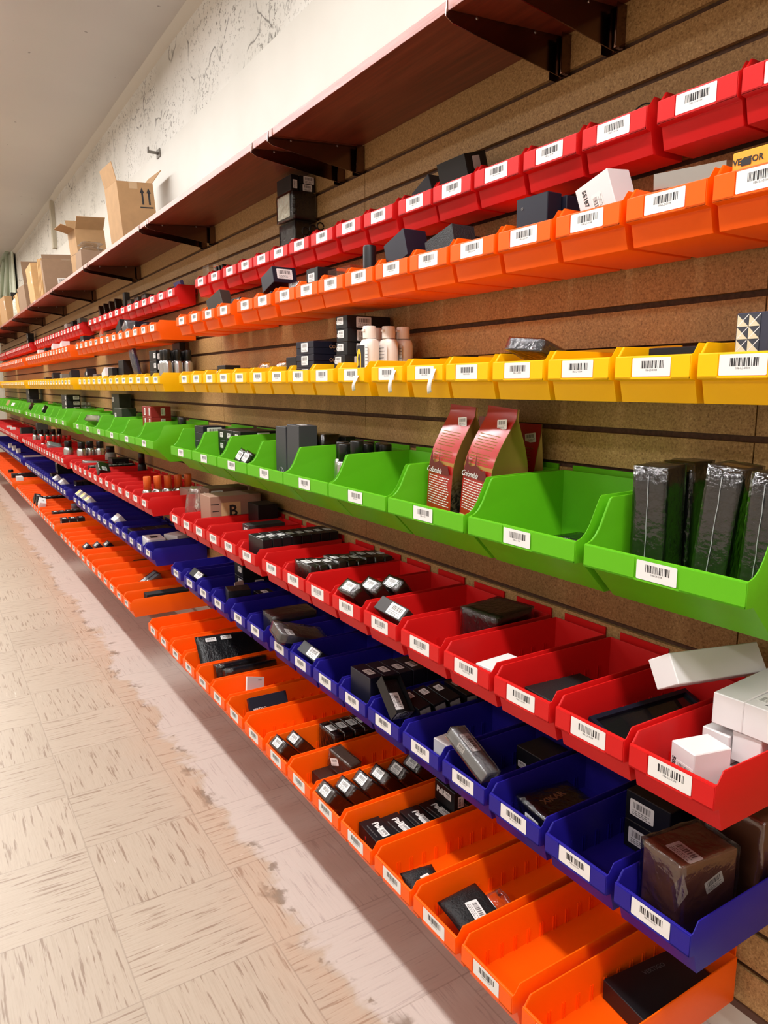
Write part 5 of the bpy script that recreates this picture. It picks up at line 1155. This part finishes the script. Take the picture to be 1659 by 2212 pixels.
carton('white double carton in the fourth orange section', 'box', .80, by('orB', 0, 3), (.06, .115, .12), WHITEB, 'orB')
carton('long black carton in the fourth orange section', 'box', .88, by('orB', 2, 3), (.25, .115, .12), BLACKB, 'orB', st=[('+Z', 0, -.2, 0, 1)])
can('small pale jar with black lid in the fourth orange section', .80, by('orB', 6, 3), ZF['orB'], .035, .11, CAPB, None, None, 'jar', .35, CAPW)
# far goods above the yellow and upper rows
for i in range(4):
    carton('grey pack standing in the third yellow section, %s from the right' % ORD[i], 'packet', .98, by('yel', 1+3*i, 2), (.06, .085, (.12, .115, .12, .10)[i]), (BLACKB, mat('smoke grey pack', (120, 124, 120), .4), BLACKB, BROWNB)[i], 'yel', group='packs of the third yellow section', rot=((-15, 0, -10, 0)[i], 0, 0))
for i in range(4):
    carton('carton standing in the third upper orange section, %s from the right' % ORD[i], 'box', .98, by('orT', 3+3*i, 2), (.06, .085, .115), (WHITEB, WHITEB, BLACKB, WHITEB)[i], 'orT', group='cartons of the third upper orange section', rot=((-12, -14, 0, 0)[i], 0, 0))
for i in range(3):
    carton('grey pack in the third section of the top red row, %s from the right' % ORD[i], 'packet', 1.055, by('redT', 1+2*i, 2), (.05, .11, .12), (mat('smoke grey pack', (120, 124, 120), .4), BLACKB, WHITEB)[i], 'redT', group='packs of the third red section')
for i in range(3):
    carton('black carton with white labels of the third top-row stack, %s from the bottom' % ORD[i], 'box', 1.055, by('redT', 16, 2)+.03, (.06, .20, .06), BLACKB, 'redT', lift=.06*i+.03, group='third top-row stack', st=[('-X', .2, 0, 0, 1.4)]) if False else None
for i in range(3):
    carton('black white-labelled carton on the fourth top-row section, %s from the bottom' % ORD[i], 'box', 1.055, by('redT', 2, 3), (.06, .118, .062), BLACKB, 'redT', lift=.0625*i, group='stack in the fourth top-row section', st=[('-X', .2, 0, 0, 1.4)])
# ------------------------------------------------------------------ goods on the wall shelf
ZS = lambda X: SZ1+.019+(SZ0-SZ1)*(X-AS)/(WX-AS)
def cardboard(label, X, Y, s, rz=0, flaps=(1, 1, 1, 1), m=KRAFT, group=None, ang=(70, 60, 75, 55), tipy=0, marks=True):
    o = link('cardboard_carton', tray_open('cardboard_carton', s, m, .004)); tag(o, label, 'cardboard box', group)
    tilt = math.atan2(SZ0-SZ1, WX-AS)
    o.matrix_world = Matrix.Translation((X, Y, ZS(X)+.001)) @ Matrix.Rotation(-tilt, 4, 'Y') @ Matrix.Rotation(math.radians(rz), 4, 'Z')
    for k, (ln, wd, px_, py_, rzf) in enumerate(((s[1]-.006, s[0]*.48, -s[0]/2+.002, 0, 180), (s[1]-.006, s[0]*.48, s[0]/2-.002, 0, 0), (s[0]-.006, s[1]*.48, 0, -s[1]/2+.002, -90), (s[0]-.006, s[1]*.48, 0, s[1]/2-.002, 90))):
        if not flaps[k]: continue
        bm = bmesh.new(); bbox(bm, (0, -ln/2, -.0015), (wd, ln/2, .0015))
        f = link('flap', mesh_of('flap', bm, m), o); f.matrix_local = Matrix.Translation((px_, py_, s[2]+.001)) @ Matrix.Rotation(math.radians(rzf), 4, 'Z') @ Matrix.Rotation(math.radians(-ang[k]), 4, 'Y')
    return o
o = cardboard('tall open cardboard carton with two up arrows on its side', .972, 3.845, (.172, .205, .285), 3, (1, 1, 0, 0), KRAFT, ang=(80, 50, 0, 0))
bm = bmesh.new()
for xx in (-.016, .016):
    bbox(bm, (xx-.0045, -.0004, -.03), (xx+.0045, 0, .025)); f = bm.faces.new([bm.verts.new((xx+a, -.0004, b)) for a, b in ((-.011, .022), (.011, .022), (0, .046))])
bbox(bm, (-.032, -.0004, -.046), (.032, 0, -.040))
link('up_arrows', mesh_of('up_arrows', bm, INK), o, loc=(.045, -.1028, .215))
bm = bmesh.new(); bbox(bm, (-.02, -.0004, -.03), (.02, 0, .0)); link('packing_tape', mesh_of('packing_tape', bm, mat('tan packing tape', (196, 164, 126), .25)), o, loc=(-.01, -.1028, .284))
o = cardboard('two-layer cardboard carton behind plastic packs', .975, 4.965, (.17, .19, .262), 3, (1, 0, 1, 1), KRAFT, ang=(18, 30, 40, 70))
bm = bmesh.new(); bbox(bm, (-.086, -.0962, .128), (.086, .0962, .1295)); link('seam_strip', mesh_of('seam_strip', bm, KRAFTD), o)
for i in range(2):
    q = link('plastic_pack', pillow('plastic_pack', .12, .16, .022, BAGF, 80+i, .006)); tag(q, 'clear plastic pack on a dark tray at the shelf edge, %s of two' % ('lower', 'upper')[i], 'packet', 'plastic packs on the shelf'); q.location = (.93, 4.72, ZS(.90)+.112+.03*i)
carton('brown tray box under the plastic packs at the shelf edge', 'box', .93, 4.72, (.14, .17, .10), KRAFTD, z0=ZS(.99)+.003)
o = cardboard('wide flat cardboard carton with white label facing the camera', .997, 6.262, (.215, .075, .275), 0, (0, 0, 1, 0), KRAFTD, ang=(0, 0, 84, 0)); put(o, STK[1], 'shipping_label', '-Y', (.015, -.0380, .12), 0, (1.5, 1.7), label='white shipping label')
for i in range(3):
    carton('flattened cardboard sheet leaning on the wide carton, %s of three' % ORD[i], 'cardboard', .985, 6.40+.075*i, (.20, .022, .295+.006*i), KRAFTL, z0=ZS(.985+.1)+.003, group='flattened cardboard', rot=(-5, 0, 0))
o = cardboard('upright kraft carton with white strip label left of the flattened sheets', .985, 6.99, (.19, .44, .325), -2, (0, 0, 0, 0), KRAFTL); put(o, STK[2], 'strip_label', '-X', (-.0955, -.14, .22), 90, (2.4, 1.6), label='white strip label')
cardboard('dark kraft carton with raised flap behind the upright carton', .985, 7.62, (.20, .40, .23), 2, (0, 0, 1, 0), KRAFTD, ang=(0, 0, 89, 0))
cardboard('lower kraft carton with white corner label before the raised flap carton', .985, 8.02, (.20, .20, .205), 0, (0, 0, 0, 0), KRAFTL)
bm = bmesh.new(); lathe(bm, [(.045, 0), (.047, .005), (.047, .15), (.040, .180), (.018, .198), (.018, .212)], 24)
o = link('spray_bottle', mesh_of('spray_bottle', bm, mat('milky bottle', (206, 212, 198), .3, var=.3, bscale=30))); tag(o, 'white spray bottle with black nozzle on the shelf between cartons', 'bottle'); o.location = (.92, 8.36, ZS(.96)+.003)
bm = bmesh.new(); bbox(bm, (-.06, -.014, .213), (.03, .014, .250)); bbox(bm, (-.05, -.006, .172), (-.038, .006, .213)); bev(bm, .004); link('nozzle', mesh_of('nozzle', bm, CAPB), o)
o = cardboard('open kraft carton left of the spray bottle with white label', .985, 9.36, (.20, .56, .295), 1, (0, 1, 0, 0), KRAFT, ang=(0, 40, 0, 0)); put(o, STK[2], 'strip_label', '-X', (-.1005, -.22, .2), 90, (2.4, 2), label='white strip label')
cardboard('far kraft carton on the shelf at the left photo edge', .985, 10.4, (.20, .60, .285), 1, (0, 0, 0, 0), KRAFTL)
for i in range(2):
    carton('white papers on the shelf edge, %s' % ('near the spray bottle', 'left of the wide carton')[i], 'paper', .90, (8.21, 6.69)[i], (.08, .10, .012), WHITEB, z0=ZS(.94)+.004)
# hook on the drywall, gate frame far left
p = pt(339, 331, WX+.01)
bm = bmesh.new(); bbox(bm, (-.004, -.03, -.02), (0, .03, .02)); bbox(bm, (-.05, -.008, -.004), (-.004, .008, .006)); bbox(bm, (-.056, -.008, -.004), (-.05, .008, .022))
o = link('wall_hook', mesh_of('wall_hook', bm, mat('old steel', (120, 114, 106), .5, metal=.5))); tag(o, 'small metal hook on the white wall above the shelf', 'hook'); o.location = (WX+.0195, p.y, p.z)
o = link('folding_gate', None, loc=(1.03, 10.15, FL+1.02)); tag(o, 'pale green folding metal frame standing at the far left end of the shelf', 'metal frame')
GR = mat('pale green enamel', (214, 222, 204), .45); GR2 = mat('grey green tube', (164, 174, 154), .4)
bm = bmesh.new(); bbox(bm, (.06, 0, 0), (.085, 2.2, .60)); bev(bm, .02, 3); link('back_panel', mesh_of('back_panel', bm, GR), o)
for k, q in enumerate((((0.02, .1, .58), (0.02, .35, .08)), ((0.02, .35, .08), (0.02, 1.9, .02)), ((0.0, .25, .50), (0.0, 1.5, .06)), ((0.0, .5, .44), (0.0, 1.0, .06)), ((.02, .05, .58), (.02, 2.1, .58)))):
    bm = bmesh.new(); tube(bm, q, .022, 10); link('frame_tube', mesh_of('frame_tube', bm, GR2), o)
